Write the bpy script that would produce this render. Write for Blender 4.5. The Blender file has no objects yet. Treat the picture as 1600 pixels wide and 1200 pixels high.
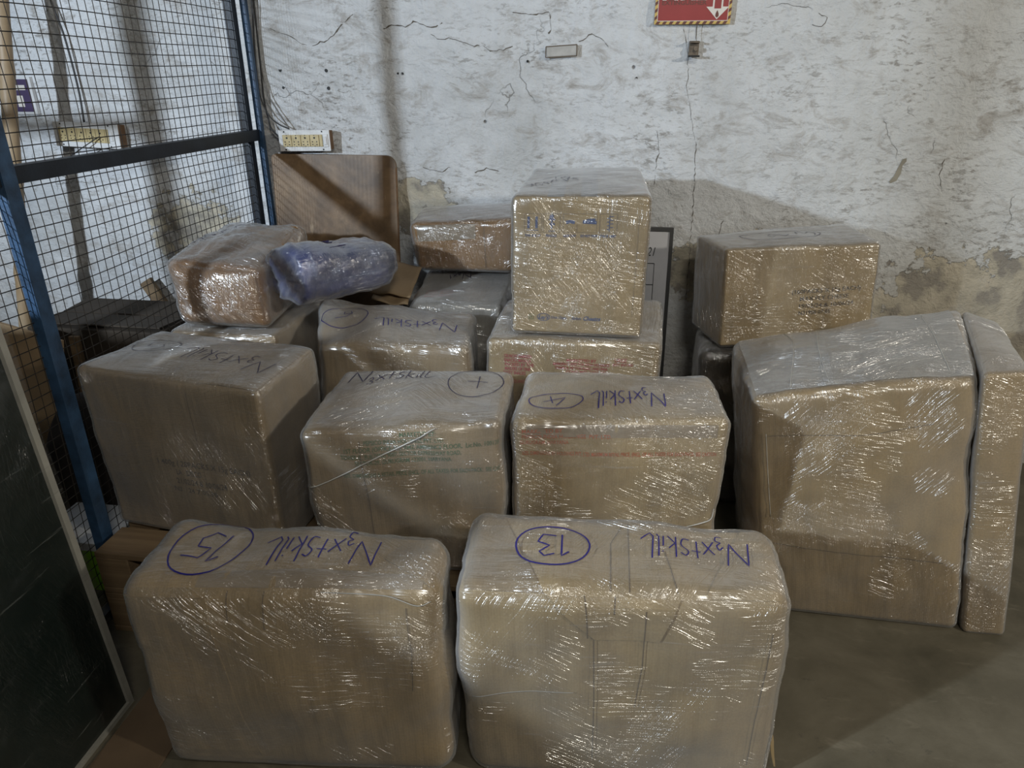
import bpy, bmesh, math, random
import numpy as np
from mathutils import Vector, Matrix
random.seed(7); np.random.seed(7)
sc = bpy.context.scene
R = math.radians

# ------------------------------------------------------------------ camera
cam = bpy.data.cameras.new('camera'); camo = bpy.data.objects.new('camera', cam)
sc.collection.objects.link(camo)
cam.sensor_width = 36; cam.lens = 36 * 1109 / 1600; cam.clip_start = .02
camo.location = (0, 0, 1.55); camo.rotation_euler = (R(90 - 23.5), 0, R(8))
sc.camera = camo
# ------------------------------------------------------------------ world, lamps, exposure
w = bpy.data.worlds.new('world'); sc.world = w; w.use_nodes = True
w.node_tree.nodes['Background'].inputs[0].default_value = (.78, .86, 1, 1)
w.node_tree.nodes['Background'].inputs[1].default_value = .030
sc.view_settings.view_transform = 'Standard'; sc.view_settings.look = 'None'
sc.view_settings.gamma = 1; sc.view_settings.use_curve_mapping = False
sc.view_settings.exposure = 0.0

def lamp(name, loc, target, power, col, sx, sy):
    l = bpy.data.lights.new(name, 'AREA'); l.shape = 'RECTANGLE'; l.size = sx; l.size_y = sy
    l.energy = power; l.color = col
    o = bpy.data.objects.new(name, l); sc.collection.objects.link(o); o.location = loc
    d = Vector(target) - Vector(loc); o.rotation_euler = d.to_track_quat('-Z', 'Y').to_euler()
    return o
lamp('lamp_beyond_cage', (-2.35, -.65, 1.98), (-.7, 2.7, 1.0), 112, (.78, .89, 1), .08, .08)
lamp('lamp_right', (3.0, .0, 2.40), (.2, 2.4, .7), 52, (1, .93, .80), .15, .12)
lamp('lamp_ceiling', (.55, -1.05, 3.1), (.2, 1.9, .8), 35, (1, .96, .86), .7, .07)

# ------------------------------------------------------------------ node helpers
def newmat(name):
    m = bpy.data.materials.new(name); m.use_nodes = True
    return m, m.node_tree
def N(t, kind, **k):
    n = t.nodes.new(kind)
    for a, b in k.items():
        if a.startswith('i_'):
            key = a[2:].replace('_', ' ')
            n.inputs[int(key) if key.isdigit() else key].default_value = b
        else: setattr(n, a, b)
    return n
def L(t, a, b): t.links.new(a, b)
def ramp(t, fac, stops):
    r = t.nodes.new('ShaderNodeValToRGB'); e = r.color_ramp.elements
    while len(e) < len(stops): e.new(.5)
    for q, (p, c) in zip(e, stops):
        q.position = p; q.color = (*c, 1) if len(c) == 3 else c
    L(t, fac, r.inputs[0]); return r.outputs[0]
def math_(t, op, a, b=None, clamp=False):
    n = t.nodes.new('ShaderNodeMath'); n.operation = op; n.use_clamp = clamp
    for i, v in enumerate((a, b)):
        if v is None: continue
        if isinstance(v, (int, float)): n.inputs[i].default_value = v
        else: L(t, v, n.inputs[i])
    return n.outputs[0]
def mixc(t, fac, a, b, mode='MIX'):
    n = t.nodes.new('ShaderNodeMix'); n.data_type = 'RGBA'; n.blend_type = mode
    for s, v in ((n.inputs[0], fac), (n.inputs[6], a), (n.inputs[7], b)):
        if isinstance(v, (int, float)): s.default_value = v
        elif isinstance(v, tuple): s.default_value = (*v, 1) if len(v) == 3 else v
        else: L(t, v, s)
    return n.outputs[2]
def noise(t, vec, scale, detail=4, rough=.55, mapscale=None, rot=None, loc=None, dist=0):
    if mapscale or rot or loc:
        mp = N(t, 'ShaderNodeMapping')
        if mapscale: mp.inputs['Scale'].default_value = mapscale
        if rot: mp.inputs['Rotation'].default_value = rot
        if loc: mp.inputs['Location'].default_value = loc
        L(t, vec, mp.inputs['Vector']); vec = mp.outputs[0]
    n = N(t, 'ShaderNodeTexNoise'); n.inputs['Scale'].default_value = scale
    n.inputs['Detail'].default_value = detail; n.inputs['Roughness'].default_value = rough
    n.inputs['Distortion'].default_value = dist
    L(t, vec, n.inputs['Vector']); return n.outputs['Fac']
def simple(name, col, rough=.6, metal=0, bump=0, bscale=60, var=.0, spec=.5):
    m, t = newmat(name); b = t.nodes['Principled BSDF']
    b.inputs['Base Color'].default_value = (*col, 1); b.inputs['Roughness'].default_value = rough
    b.inputs['Metallic'].default_value = metal; b.inputs['Specular IOR Level'].default_value = spec
    tc = N(t, 'ShaderNodeTexCoord')
    if bump or var:
        n = noise(t, tc.outputs['Object'], bscale, 5)
        if bump:
            bp = N(t, 'ShaderNodeBump'); bp.inputs['Strength'].default_value = bump; bp.inputs['Distance'].default_value = .002
            L(t, n, bp.inputs['Height']); L(t, bp.outputs[0], b.inputs['Normal'])
        if var:
            n2 = noise(t, tc.outputs['Object'], bscale * .15, 5)
            d = tuple(c * (1 - var) for c in col); u = tuple(min(1, c * (1 + var * .6)) for c in col)
            L(t, ramp(t, n2, [(.3, d), (.7, u)]), b.inputs['Base Color'])
    return m

# ------------------------------------------------------------------ materials
def kraft(name, col, printed_band=None):
    m, t = newmat(name); b = t.nodes['Principled BSDF']
    uv = N(t, 'ShaderNodeUVMap').outputs[0]
    big = noise(t, uv, 5, 4); fine = noise(t, uv, 160, 3); 
    d = tuple(c * .80 for c in col); u = tuple(min(1, c * 1.13) for c in col)
    c = ramp(t, big, [(.3, d), (.7, u)])
    c = mixc(t, .14, c, ramp(t, fine, [(.35, tuple(x * .5 for x in col)), (.65, tuple(min(1, x * 1.5) for x in col))]))
    # soft shading of upright buckles put into the colour as darker bands
    band = noise(t, uv, 1, 3, mapscale=(16, 1.2, 1))
    c = mixc(t, ramp(t, band, [(.46, (0, 0, 0)), (.72, (.42, .42, .42))]), c, tuple(x * .62 for x in col))
    L(t, c, b.inputs['Base Color']); b.inputs['Roughness'].default_value = .75
    b.inputs['Specular IOR Level'].default_value = .25
    wv = N(t, 'ShaderNodeTexWave'); wv.inputs['Scale'].default_value = 52; wv.inputs['Distortion'].default_value = .6
    L(t, uv, wv.inputs['Vector'])
    bp = N(t, 'ShaderNodeBump'); bp.inputs['Strength'].default_value = .13; bp.inputs['Distance'].default_value = .0012
    L(t, wv.outputs['Fac'], bp.inputs['Height'])
    bp2 = N(t, 'ShaderNodeBump'); bp2.inputs['Strength'].default_value = .7; bp2.inputs['Distance'].default_value = .02
    L(t, noise(t, uv, 1, 3, mapscale=(13, 2, 1)), bp2.inputs['Height']); L(t, bp.outputs[0], bp2.inputs['Normal'])
    L(t, bp2.outputs[0], b.inputs['Normal'])
    return m
BUMPD = .0023
def film(name, seed=0, haze=.10, hazecol=(.56, .56, .56), spec=1.0, crumple=.0, ang=(0, -24, 58), ior=1.5, rough=.24, graze=.80):
    """clear stretch film: see-through, with stretched wrinkle lines that catch the lamps"""
    m, t = newmat(name); t.nodes.remove(t.nodes['Principled BSDF']); out = t.nodes['Material Output']
    uv0 = N(t, 'ShaderNodeUVMap').outputs[0]
    h = None
    for i, a in enumerate(ang):
        mp = N(t, 'ShaderNodeMapping'); mp.inputs['Rotation'].default_value = (0, 0, R(a)); mp.inputs['Location'].default_value = (seed * 3.1 + i, seed * 1.7, 0)
        L(t, uv0, mp.inputs['Vector'])
        s1 = noise(t, mp.outputs[0], 1, 2, .55, mapscale=(5, 90, 1), dist=.18)
        # narrow stretched ridges: thin contour lines of a long-grained noise
        rd = math_(t, 'SUBTRACT', 1.0, math_(t, 'MULTIPLY', math_(t, 'ABSOLUTE', math_(t, 'SUBTRACT', s1, .5)), 13.0), clamp=True)
        msk = ramp(t, noise(t, mp.outputs[0], 3.6, 2), [(.50, (0, 0, 0)), (.60, (1, 1, 1))])
        if i == 0: msk = math_(t, 'ADD', math_(t, 'MULTIPLY', msk, .88), .12)
        s = math_(t, 'MULTIPLY', math_(t, 'ADD', rd, math_(t, 'MULTIPLY', s1, 1.2)), msk)
        h = s if h is None else math_(t, 'ADD', h, s)
    cr = noise(t, uv0, 55, 3, .6, dist=1.2)
    crm = ramp(t, noise(t, uv0, 3.1, 2, loc=(seed, 4, 2)), [(.53, (crumple * .45,) * 3), (.64, (max(crumple, .55) * 3.2,) * 3)])
    h = math_(t, 'ADD', h, math_(t, 'MULTIPLY', cr, crm))
    lowf = noise(t, uv0, 6, 2, .5, dist=.5)
    bp0 = N(t, 'ShaderNodeBump'); bp0.inputs['Strength'].default_value = 1; bp0.inputs['Distance'].default_value = .030; L(t, lowf, bp0.inputs['Height'])
    bp = N(t, 'ShaderNodeBump'); bp.inputs['Strength'].default_value = 1.0; bp.inputs['Distance'].default_value = BUMPD
    L(t, h, bp.inputs['Height']); L(t, bp0.outputs[0], bp.inputs['Normal'])
    tr = N(t, 'ShaderNodeBsdfTransparent'); tr.inputs[0].default_value = (.97, .97, .965, 1)
    df = N(t, 'ShaderNodeBsdfDiffuse'); df.inputs[0].default_value = (*hazecol, 1)
    gl = N(t, 'ShaderNodeBsdfGlossy'); gl.inputs['Roughness'].default_value = rough; gl.inputs['Color'].default_value = (spec, spec, spec, 1)
    L(t, bp.outputs[0], gl.inputs['Normal'])
    streak = noise(t, uv0, 1, 3, .7, mapscale=(3.5, 90, 1), rot=(0, 0, R(ang[1])))
    hz = ramp(t, noise(t, uv0, 3.4, 3, loc=(seed * 2, 1, 0)), [(.35, (haze * .45,) * 3), (.7, (haze * 2.0,) * 3)])
    hz = math_(t, 'ADD', hz, ramp(t, streak, [(.62, (0, 0, 0)), (.74, (.16,) * 3)]))
    lw = N(t, 'ShaderNodeLayerWeight'); lw.inputs[0].default_value = .5
    hz = math_(t, 'ADD', hz, math_(t, 'MULTIPLY', math_(t, 'POWER', lw.outputs['Facing'], 2.2), graze), clamp=True)
    m1 = N(t, 'ShaderNodeMixShader'); L(t, hz, m1.inputs[0]); L(t, tr.outputs[0], m1.inputs[1]); L(t, df.outputs[0], m1.inputs[2])
    f0 = 3.8 * ((ior - 1) / (ior + 1)) ** 2; frs = math_(t, 'ADD', f0, math_(t, 'MULTIPLY', math_(t, 'POWER', lw.outputs['Facing'], 5), 1 - f0), clamp=True)
    m2 = N(t, 'ShaderNodeMixShader'); L(t, frs, m2.inputs[0]); L(t, m1.outputs[0], m2.inputs[1]); L(t, gl.outputs[0], m2.inputs[2])
    L(t, m2.outputs[0], out.inputs['Surface'])
    return m

def plaster(name):
    m, t = newmat(name); b = t.nodes['Principled BSDF']
    co = N(t, 'ShaderNodeTexCoord').outputs['Object']
    sep = N(t, 'ShaderNodeSeparateXYZ'); L(t, co, sep.inputs[0]); X, Z = sep.outputs['X'], sep.outputs['Z']
    base = ramp(t, noise(t, co, 2.2, 6, .6), [(.3, (.55, .565, .575)), (.5, (.69, .71, .735)), (.75, (.77, .80, .84))])
    # lamp tones put into the colour: whiter left of the sign, greyer right
    rightside = math_(t, 'MULTIPLY', math_(t, 'SUBTRACT', X, .25), 1.0, clamp=True)
    base = mixc(t, math_(t, 'MULTIPLY', rightside, .45), base, (.60, .61, .585))
    # grime scrawls
    g1 = noise(t, co, 7, 9, .72, mapscale=(1, 1, 1.9), rot=(0, R(-14), 0), dist=.7)
    base = mixc(t, ramp(t, g1, [(.52, (0, 0, 0)), (.68, (.75,) * 3)]), base, (.33, .30, .265))
    g2 = noise(t, co, 60, 4, .7, mapscale=(.45, 1, 1.2), rot=(0, R(-28), 0), dist=.4)
    gm = ramp(t, noise(t, co, 3.1, 3, loc=(5, 0, 3)), [(.42, (.15,) * 3), (.62, (1, 1, 1))])
    base = mixc(t, math_(t, 'MULTIPLY', ramp(t, g2, [(.53, (0, 0, 0)), (.64, (.68,) * 3)]), gm), base, (.19, .17, .145))
    v = N(t, 'ShaderNodeTexVoronoi'); v.inputs['Scale'].default_value = 14; v.feature = 'DISTANCE_TO_EDGE'
    wr = N(t, 'ShaderNodeMapping'); L(t, co, wr.inputs[0])
    nz = N(t, 'ShaderNodeTexNoise'); nz.inputs['Scale'].default_value = 6; nz.inputs['Detail'].default_value = 5; L(t, co, nz.inputs['Vector'])
    ad = N(t, 'ShaderNodeVectorMath', operation='MULTIPLY_ADD'); ad.inputs[1].default_value = (.22,) * 3; L(t, nz.outputs['Color'], ad.inputs[0]); L(t, co, ad.inputs[2])
    L(t, ad.outputs[0], v.inputs['Vector']); v.inputs['Scale'].default_value = 3.2
    crk = ramp(t, v.outputs['Distance'], [(0, (1, 1, 1)), (.007, (0, 0, 0))])
    ckm = ramp(t, noise(t, co, 2.7, 2, loc=(1, 7, 9)), [(.60, (0, 0, 0)), (.64, (1, 1, 1))])
    crk = math_(t, 'MULTIPLY', crk, ckm)
    base = mixc(t, math_(t, 'MULTIPLY', crk, .6), base, (.13, .12, .10))
    # peeled, salt-eaten areas low on the right, beside the plywood and beyond the cage
    def blob(cx, cz, rx, rz):
        a = math_(t, 'DIVIDE', math_(t, 'SUBTRACT', X, cx), rx); c = math_(t, 'DIVIDE', math_(t, 'SUBTRACT', Z, cz), rz)
        s = math_(t, 'ADD', math_(t, 'MULTIPLY', a, a), math_(t, 'MULTIPLY', c, c))
        return math_(t, 'SUBTRACT', 1.0, s, clamp=True)
    reg = math_(t, 'MAXIMUM', math_(t, 'MAXIMUM', blob(1.50, .60, .80, .44), blob(-.82, 1.03, .24, .17)), math_(t, 'MAXIMUM', math_(t, 'MULTIPLY', blob(-1.85, .88, .34, .34), .72), blob(.55, .8, .5, .22)))
    e = noise(t, co, 11, 7, .65)
    pe = math_(t, 'ADD', math_(t, 'MULTIPLY', reg, .60), math_(t, 'SUBTRACT', e, .80))
    peel = ramp(t, pe, [(.0, (0, 0, 0)), (.025, (1, 1, 1))])
    und = ramp(t, noise(t, co, 6.5, 6, .62, loc=(3, 3, 3)), [(.40, (.27, .25, .225)), (.46, (.50, .46, .37)), (.55, (.66, .60, .48)), (.62, (.58, .55, .49)), (.64, (.27, .25, .23))])
    base = mixc(t, peel, base, und)
    dirt = math_(t, 'ADD', math_(t, 'MULTIPLY', reg, .75), math_(t, 'SUBTRACT', noise(t, co, 4.5, 6, .65, loc=(8, 1, 2)), .62), clamp=True)
    base = mixc(t, math_(t, 'MULTIPLY', dirt, .8), base, (.36, .33, .27))
    # darker and browner towards the floor
    low = ramp(t, math_(t, 'ADD', Z, math_(t, 'MULTIPLY', math_(t, 'SUBTRACT', e, .5), .5)), [(.30, (1, 1, 1)), (.78, (0, 0, 0))])
    base = mixc(t, math_(t, 'MULTIPLY', low, .5), base, (.34, .30, .24))
    # small drilled holes
    vh = N(t, 'ShaderNodeTexVoronoi'); vh.inputs['Scale'].default_value = 4.3; vh.inputs['Randomness'].default_value = 1; L(t, co, vh.inputs['Vector'])
    hole = ramp(t, vh.outputs['Distance'], [(0, (1, 1, 1)), (.022, (1, 1, 1)), (.035, (0, 0, 0))])
    base = mixc(t, math_(t, 'MULTIPLY', hole, .8), base, (.10, .09, .08))
    L(t, base, b.inputs['Base Color']); b.inputs['Roughness'].default_value = .9; b.inputs['Specular IOR Level'].default_value = .15
    hh = math_(t, 'ADD', math_(t, 'MULTIPLY', noise(t, co, 85, 5, .7, mapscale=(.6, 1, 1), rot=(0, R(-25), 0)), .55), math_(t, 'MULTIPLY', noise(t, co, 16, 6, .65, dist=.5), 1.5))
    hh = math_(t, 'SUBTRACT', hh, math_(t, 'MULTIPLY', peel, .35)); hh = math_(t, 'SUBTRACT', hh, math_(t, 'MULTIPLY', crk, .3))
    hh = math_(t, 'SUBTRACT', hh, math_(t, 'MULTIPLY', hole, .7))
    bp = N(t, 'ShaderNodeBump'); bp.inputs['Strength'].default_value = .9; bp.inputs['Distance'].default_value = .012
    L(t, hh, bp.inputs['Height']); L(t, bp.outputs[0], b.inputs['Normal'])
    return m
def concrete(name):
    m, t = newmat(name); b = t.nodes['Principled BSDF']
    co = N(t, 'ShaderNodeTexCoord').outputs['Object']
    c = ramp(t, noise(t, co, 3.2, 7, .62, dist=.4), [(.3, (.060, .054, .036)), (.5, (.105, .092, .064)), (.72, (.155, .138, .10))])
    c = mixc(t, ramp(t, noise(t, co, 1, 6, .7, mapscale=(7, 22, 1), rot=(0, 0, R(28)), dist=.5), [(.58, (0, 0, 0)), (.72, (.5,) * 3)]), c, (.20, .175, .13))
    c = mixc(t, ramp(t, noise(t, co, 9, 8, .75), [(.62, (0, 0, 0)), (.70, (.8,) * 3)]), c, (.05, .045, .035))
    L(t, c, b.inputs['Base Color']); b.inputs['Roughness'].default_value = .55; b.inputs['Specular IOR Level'].default_value = .4
    bp = N(t, 'ShaderNodeBump'); bp.inputs['Strength'].default_value = .5; bp.inputs['Distance'].default_value = .004
    L(t, noise(t, co, 26, 7, .65), bp.inputs['Height']); L(t, bp.outputs[0], b.inputs['Normal'])
    return m
def wood(name, c1, c2, scale=(2, 40, 40), rough=.7):
    m, t = newmat(name); b = t.nodes['Principled BSDF']
    co = N(t, 'ShaderNodeTexCoord').outputs['Object']
    n = noise(t, co, 1, 5, .6, mapscale=scale, dist=.8); n2 = noise(t, co, 4, 5, .6)
    c = ramp(t, n, [(.35, c1), (.65, c2)]); c = mixc(t, ramp(t, n2, [(.45, (0, 0, 0)), (.75, (.5,) * 3)]), c, tuple(x * .45 for x in c1))
    L(t, c, b.inputs['Base Color']); b.inputs['Roughness'].default_value = rough
    bp = N(t, 'ShaderNodeBump'); bp.inputs['Strength'].default_value = .3; bp.inputs['Distance'].default_value = .002
    L(t, n, bp.inputs['Height']); L(t, bp.outputs[0], b.inputs['Normal'])
    return m

K = dict(
    tan=kraft('kraft_tan', (.345, .25, .130)), pale=kraft('kraft_pale', (.385, .290, .160)),
    brown=kraft('kraft_brown', (.25, .135, .055)), dull=kraft('kraft_dull', (.31, .232, .137)),
    orange=kraft('kraft_orange', (.29, .155, .050)), grey=kraft('kraft_grey', (.33, .31, .28)))
M = dict(
    wall=plaster('whitewashed_plaster'), floor=concrete('worn_concrete'),
    navy=simple('navy_paint', (.010, .015, .024), .45, .2, .3, 90, .5),
    blue=simple('blue_paint', (.025, .060, .12), .42, .1, .4, 120, .55),
    wire=simple('dark_wire', (.030, .026, .022), .5, .5),
    ink=simple('blue_marker_ink', (.018, .014, .17), .35), inkdark=simple('dark_marker_ink', (.02, .015, .06), .35),
    pblack=simple('printed_black', (.055, .045, .04), .6), pgreen=simple('printed_green', (.06, .13, .045), .6),
    pred=simple('printed_red', (.40, .04, .05), .6), porange=simple('printed_orange', (.48, .11, .035), .6),
    pblue=simple('printed_blue', (.05, .08, .20), .6), pline=simple('printed_line', (.19, .15, .11), .6),
    tape=simple('clear_brown_tape', (.30, .24, .17), .22), tapew=simple('pale_tape', (.36, .35, .34), .25),
    filmw=simple('film_ridge', (.48, .47, .44), .25), seam=simple('dark_crease', (.12, .085, .05), .8),
    ply=None, white=simple('white_plastic', (.70, .71, .72), .4, 0, .1, 60, .12), cream=simple('cream_plastic', (.55, .45, .24), .4, 0, 0, 60, .1),
    black=simple('black_hole', (.012, .012, .012), .6), cable=simple('black_cable', (.02, .02, .022), .5),
    cableg=simple('grey_cable', (.16, .15, .14), .5), boxwood=wood('box_wood', (.13, .07, .03), (.20, .11, .055)),
    red=simple('sign_red', (.30, .035, .035), .4, 0, 0, 40, .15), yellow=simple('sign_yellow', (.60, .42, .12), .4),
    maroon=simple('sign_maroon', (.13, .04, .03), .4), signwhite=simple('sign_white', (.72, .68, .63), .4),
    steel=simple('rusty_steel', (.16, .13, .10), .5, .5, .5, 200, .5), glass=simple('dark_green_board', (.004, .011, .009), .35, 0, .1, 30, .3),
    frame=simple('pale_edge_strip', (.34, .33, .29), .45, 0, .2, 60, .3), pallet=wood('pallet_wood', (.15, .10, .055), (.21, .145, .08)),
    bamboo=wood('bamboo', (.30, .21, .12), (.40, .30, .19), (30, 30, 2), .5), card=simple('cardboard_sheet', (.30, .21, .12), .8, 0, .4, 50, .25),
    cardshade=simple('shade_dark_cardboard', (.045, .034, .024), .85, 0, .4, 50, .3), lime=simple('lime_plastic', (.30, .62, .04), .4),  # dark cardboard tone has the shade among the stacks put into its colour
    purple=simple('purple_print', (.06, .04, .10), .5), junk=simple('dark_sacking', (.035, .028, .024), .85, 0, .6, 30, .4),
    floorcard=simple('floor_cardboard', (.105, .070, .040), .8, 0, .3, 40, .25), putty=simple('cement_putty', (.47, .46, .44), .9, 0, .8, 120, .25),
    cracks=simple('crack_shadow_grime', (.12, .105, .085), .9), scar=simple('bare_cement', (.28, .26, .21), .9, 0, .4, 60, .3),
    bluestuff=simple('blue_padding', (.030, .042, .17), .6, 0, 1.0, 60, .6), whiteboard=simple('white_board', (.52, .52, .55), .4, 0, .3, 20, .2),
    blackframe=simple('black_frame', (.02, .02, .02), .4), greyfoam=simple('grey_padding', (.34, .33, .33), .7, 0, 1.0, 40, .35),
)
def ply_mat():
    m, t = newmat('scuffed_plywood'); b = t.nodes['Principled BSDF']
    co = N(t, 'ShaderNodeTexCoord').outputs['Object']
    c = ramp(t, noise(t, co, 4, 7, .65, dist=.3), [(.32, (.10, .062, .034)), (.5, (.22, .140, .075)), (.70, (.33, .225, .130))])
    c = mixc(t, ramp(t, noise(t, co, 1, 4, .6, mapscale=(30, 5, 9), rot=(0, R(35), 0)), [(.66, (0, 0, 0)), (.74, (.5,) * 3)]), c, (.50, .38, .25))
    c = mixc(t, ramp(t, noise(t, co, 7, 6, .7, loc=(4, 4, 4)), [(.48, (0, 0, 0)), (.68, (.75,) * 3)]), c, (.09, .06, .038))
    L(t, c, b.inputs['Base Color']); b.inputs['Roughness'].default_value = .45; return m
M['ply'] = ply_mat()

# ------------------------------------------------------------------ object helpers
def root(name, loc, label, cat, group=None):
    o = bpy.data.objects.new(name, None); sc.collection.objects.link(o); o.location = loc; o.empty_display_size = .05
    o['label'] = label; o['category'] = cat
    if group: o['group'] = group
    return o
def org(parent):
    v = Vector((0, 0, 0))
    while parent is not None: v += parent.location; parent = parent.parent
    return v
def link(name, me, mat, parent=None, smooth=False, label=None, kind=None):
    o = bpy.data.objects.new(name, me); sc.collection.objects.link(o)
    if mat is not None and not me.materials: me.materials.append(mat)
    if smooth: me.polygons.foreach_set('use_smooth', [True] * len(me.polygons))
    if parent is not None: o.parent = parent
    if label: o['label'] = label
    if kind: o['kind'] = kind
    return o
def mesh(name, verts, faces, mat, parent=None, smooth=False, label=None, kind=None):
    """verts in world metres"""
    v = np.asarray(verts, float); p = org(parent)
    if parent is not None: v = v - np.array(p)[None]
    me = bpy.data.meshes.new(name); me.from_pydata([tuple(q) for q in v], [], faces); me.update()
    return link(name, me, mat, parent, smooth, label, kind)
def tagtop(o, label=None, cat=None, group=None, kind=None):
    if label: o['label'] = label
    if cat: o['category'] = cat
    if group: o['group'] = group
    if kind: o['kind'] = kind
    return o
def boxgeo(lo, hi, bev=0.0):
    bm = bmesh.new(); bmesh.ops.create_cube(bm, size=1)
    s = Vector(hi) - Vector(lo); c = (Vector(hi) + Vector(lo)) / 2
    for v in bm.verts: v.co = Vector((v.co.x * s.x, v.co.y * s.y, v.co.z * s.z)) + c
    if bev: bmesh.ops.bevel(bm, geom=bm.edges[:], offset=bev, segments=2, affect='EDGES', profile=.5)
    vs = [tuple(v.co) for v in bm.verts]; bm.verts.index_update(); fs = [[v.index for v in f.verts] for f in bm.faces]; bm.free()
    return vs, fs
def box(name, lo, hi, mat, parent=None, bev=.003, rot=None, pivot=None, label=None, kind=None):
    vs, fs = boxgeo(lo, hi, bev)
    if rot is not None:
        pv = Vector(pivot) if pivot is not None else (Vector(lo) + Vector(hi)) / 2
        mt = rot if isinstance(rot, Matrix) else Matrix.Rotation(rot[1], 3, rot[0])
        vs = [tuple(mt @ (Vector(v) - pv) + pv) for v in vs]
    return mesh(name, vs, fs, mat, parent, False, label, kind)
def merge(parts):
    V, Fc = [], []
    for vs, fs in parts:
        n = len(V); V += [tuple(v) for v in vs]; Fc += [[i + n for i in f] for f in fs]
    return V, Fc
def beamgeo(a, b, wx, wy, side=Vector((1, 0, 0))):
    a, b = Vector(a), Vector(b); d = (b - a).normalized(); s = (side - d * side.dot(d)).normalized(); u = d.cross(s)
    vs = []
    for p in (a, b):
        for i, j in ((-1, -1), (1, -1), (1, 1), (-1, 1)): vs.append(tuple(p + s * wx * i / 2 + u * wy * j / 2))
    return vs, [[0, 3, 2, 1], [4, 5, 6, 7], [0, 1, 5, 4], [1, 2, 6, 5], [2, 3, 7, 6], [3, 0, 4, 7]]
def tubegeo(pts, rad, n=8, caps=True):
    P = [Vector(p) for p in pts]; vs, fs = [], []
    up = Vector((0, 0, 1))
    for i, p in enumerate(P):
        d = (P[min(i + 1, len(P) - 1)] - P[max(i - 1, 0)]).normalized()
        a = d.cross(up)
        if a.length < .1: a = d.cross(Vector((1, 0, 0)))
        a.normalize(); b = d.cross(a); up = -b if False else up
        r = rad[i] if hasattr(rad, '__len__') else rad
        for k in range(n):
            t = 2 * math.pi * k / n; vs.append(tuple(p + (a * math.cos(t) + b * math.sin(t)) * r))
    for i in range(len(P) - 1):
        for k in range(n): fs.append([i * n + k, i * n + (k + 1) % n, (i + 1) * n + (k + 1) % n, (i + 1) * n + k])
    if caps: fs.append(list(range(n))[::-1]); fs.append([(len(P) - 1) * n + k for k in range(n)])
    return vs, fs
def smoothline(pts, n=10):
    P = [np.array(p, float) for p in pts]; P = [2 * P[0] - P[1]] + P + [2 * P[-1] - P[-2]]; out = []
    for i in range(1, len(P) - 2):
        for k in range(n):
            t = k / n; a, b, c, d = P[i - 1], P[i], P[i + 1], P[i + 2]
            out.append(.5 * ((2 * b) + (-a + c) * t + (2 * a - 5 * b + 4 * c - d) * t * t + (-a + 3 * b - 3 * c + d) * t ** 3))
    out.append(P[-2]); return out

# smooth pseudo-noise for vertex work
class SN:
    def __init__(s, seed, freq, n=10):
        r = np.random.RandomState(seed); s.k = r.normal(size=(n, 3)); s.k /= np.linalg.norm(s.k, axis=1)[:, None]
        s.k *= (freq * (0.5 + 1.3 * r.rand(n)))[:, None] * 2 * math.pi; s.p = r.rand(n) * 6.28; s.n = n
    def __call__(s, P): return np.sin(P @ s.k.T + s.p).sum(1) / math.sqrt(s.n)

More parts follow.
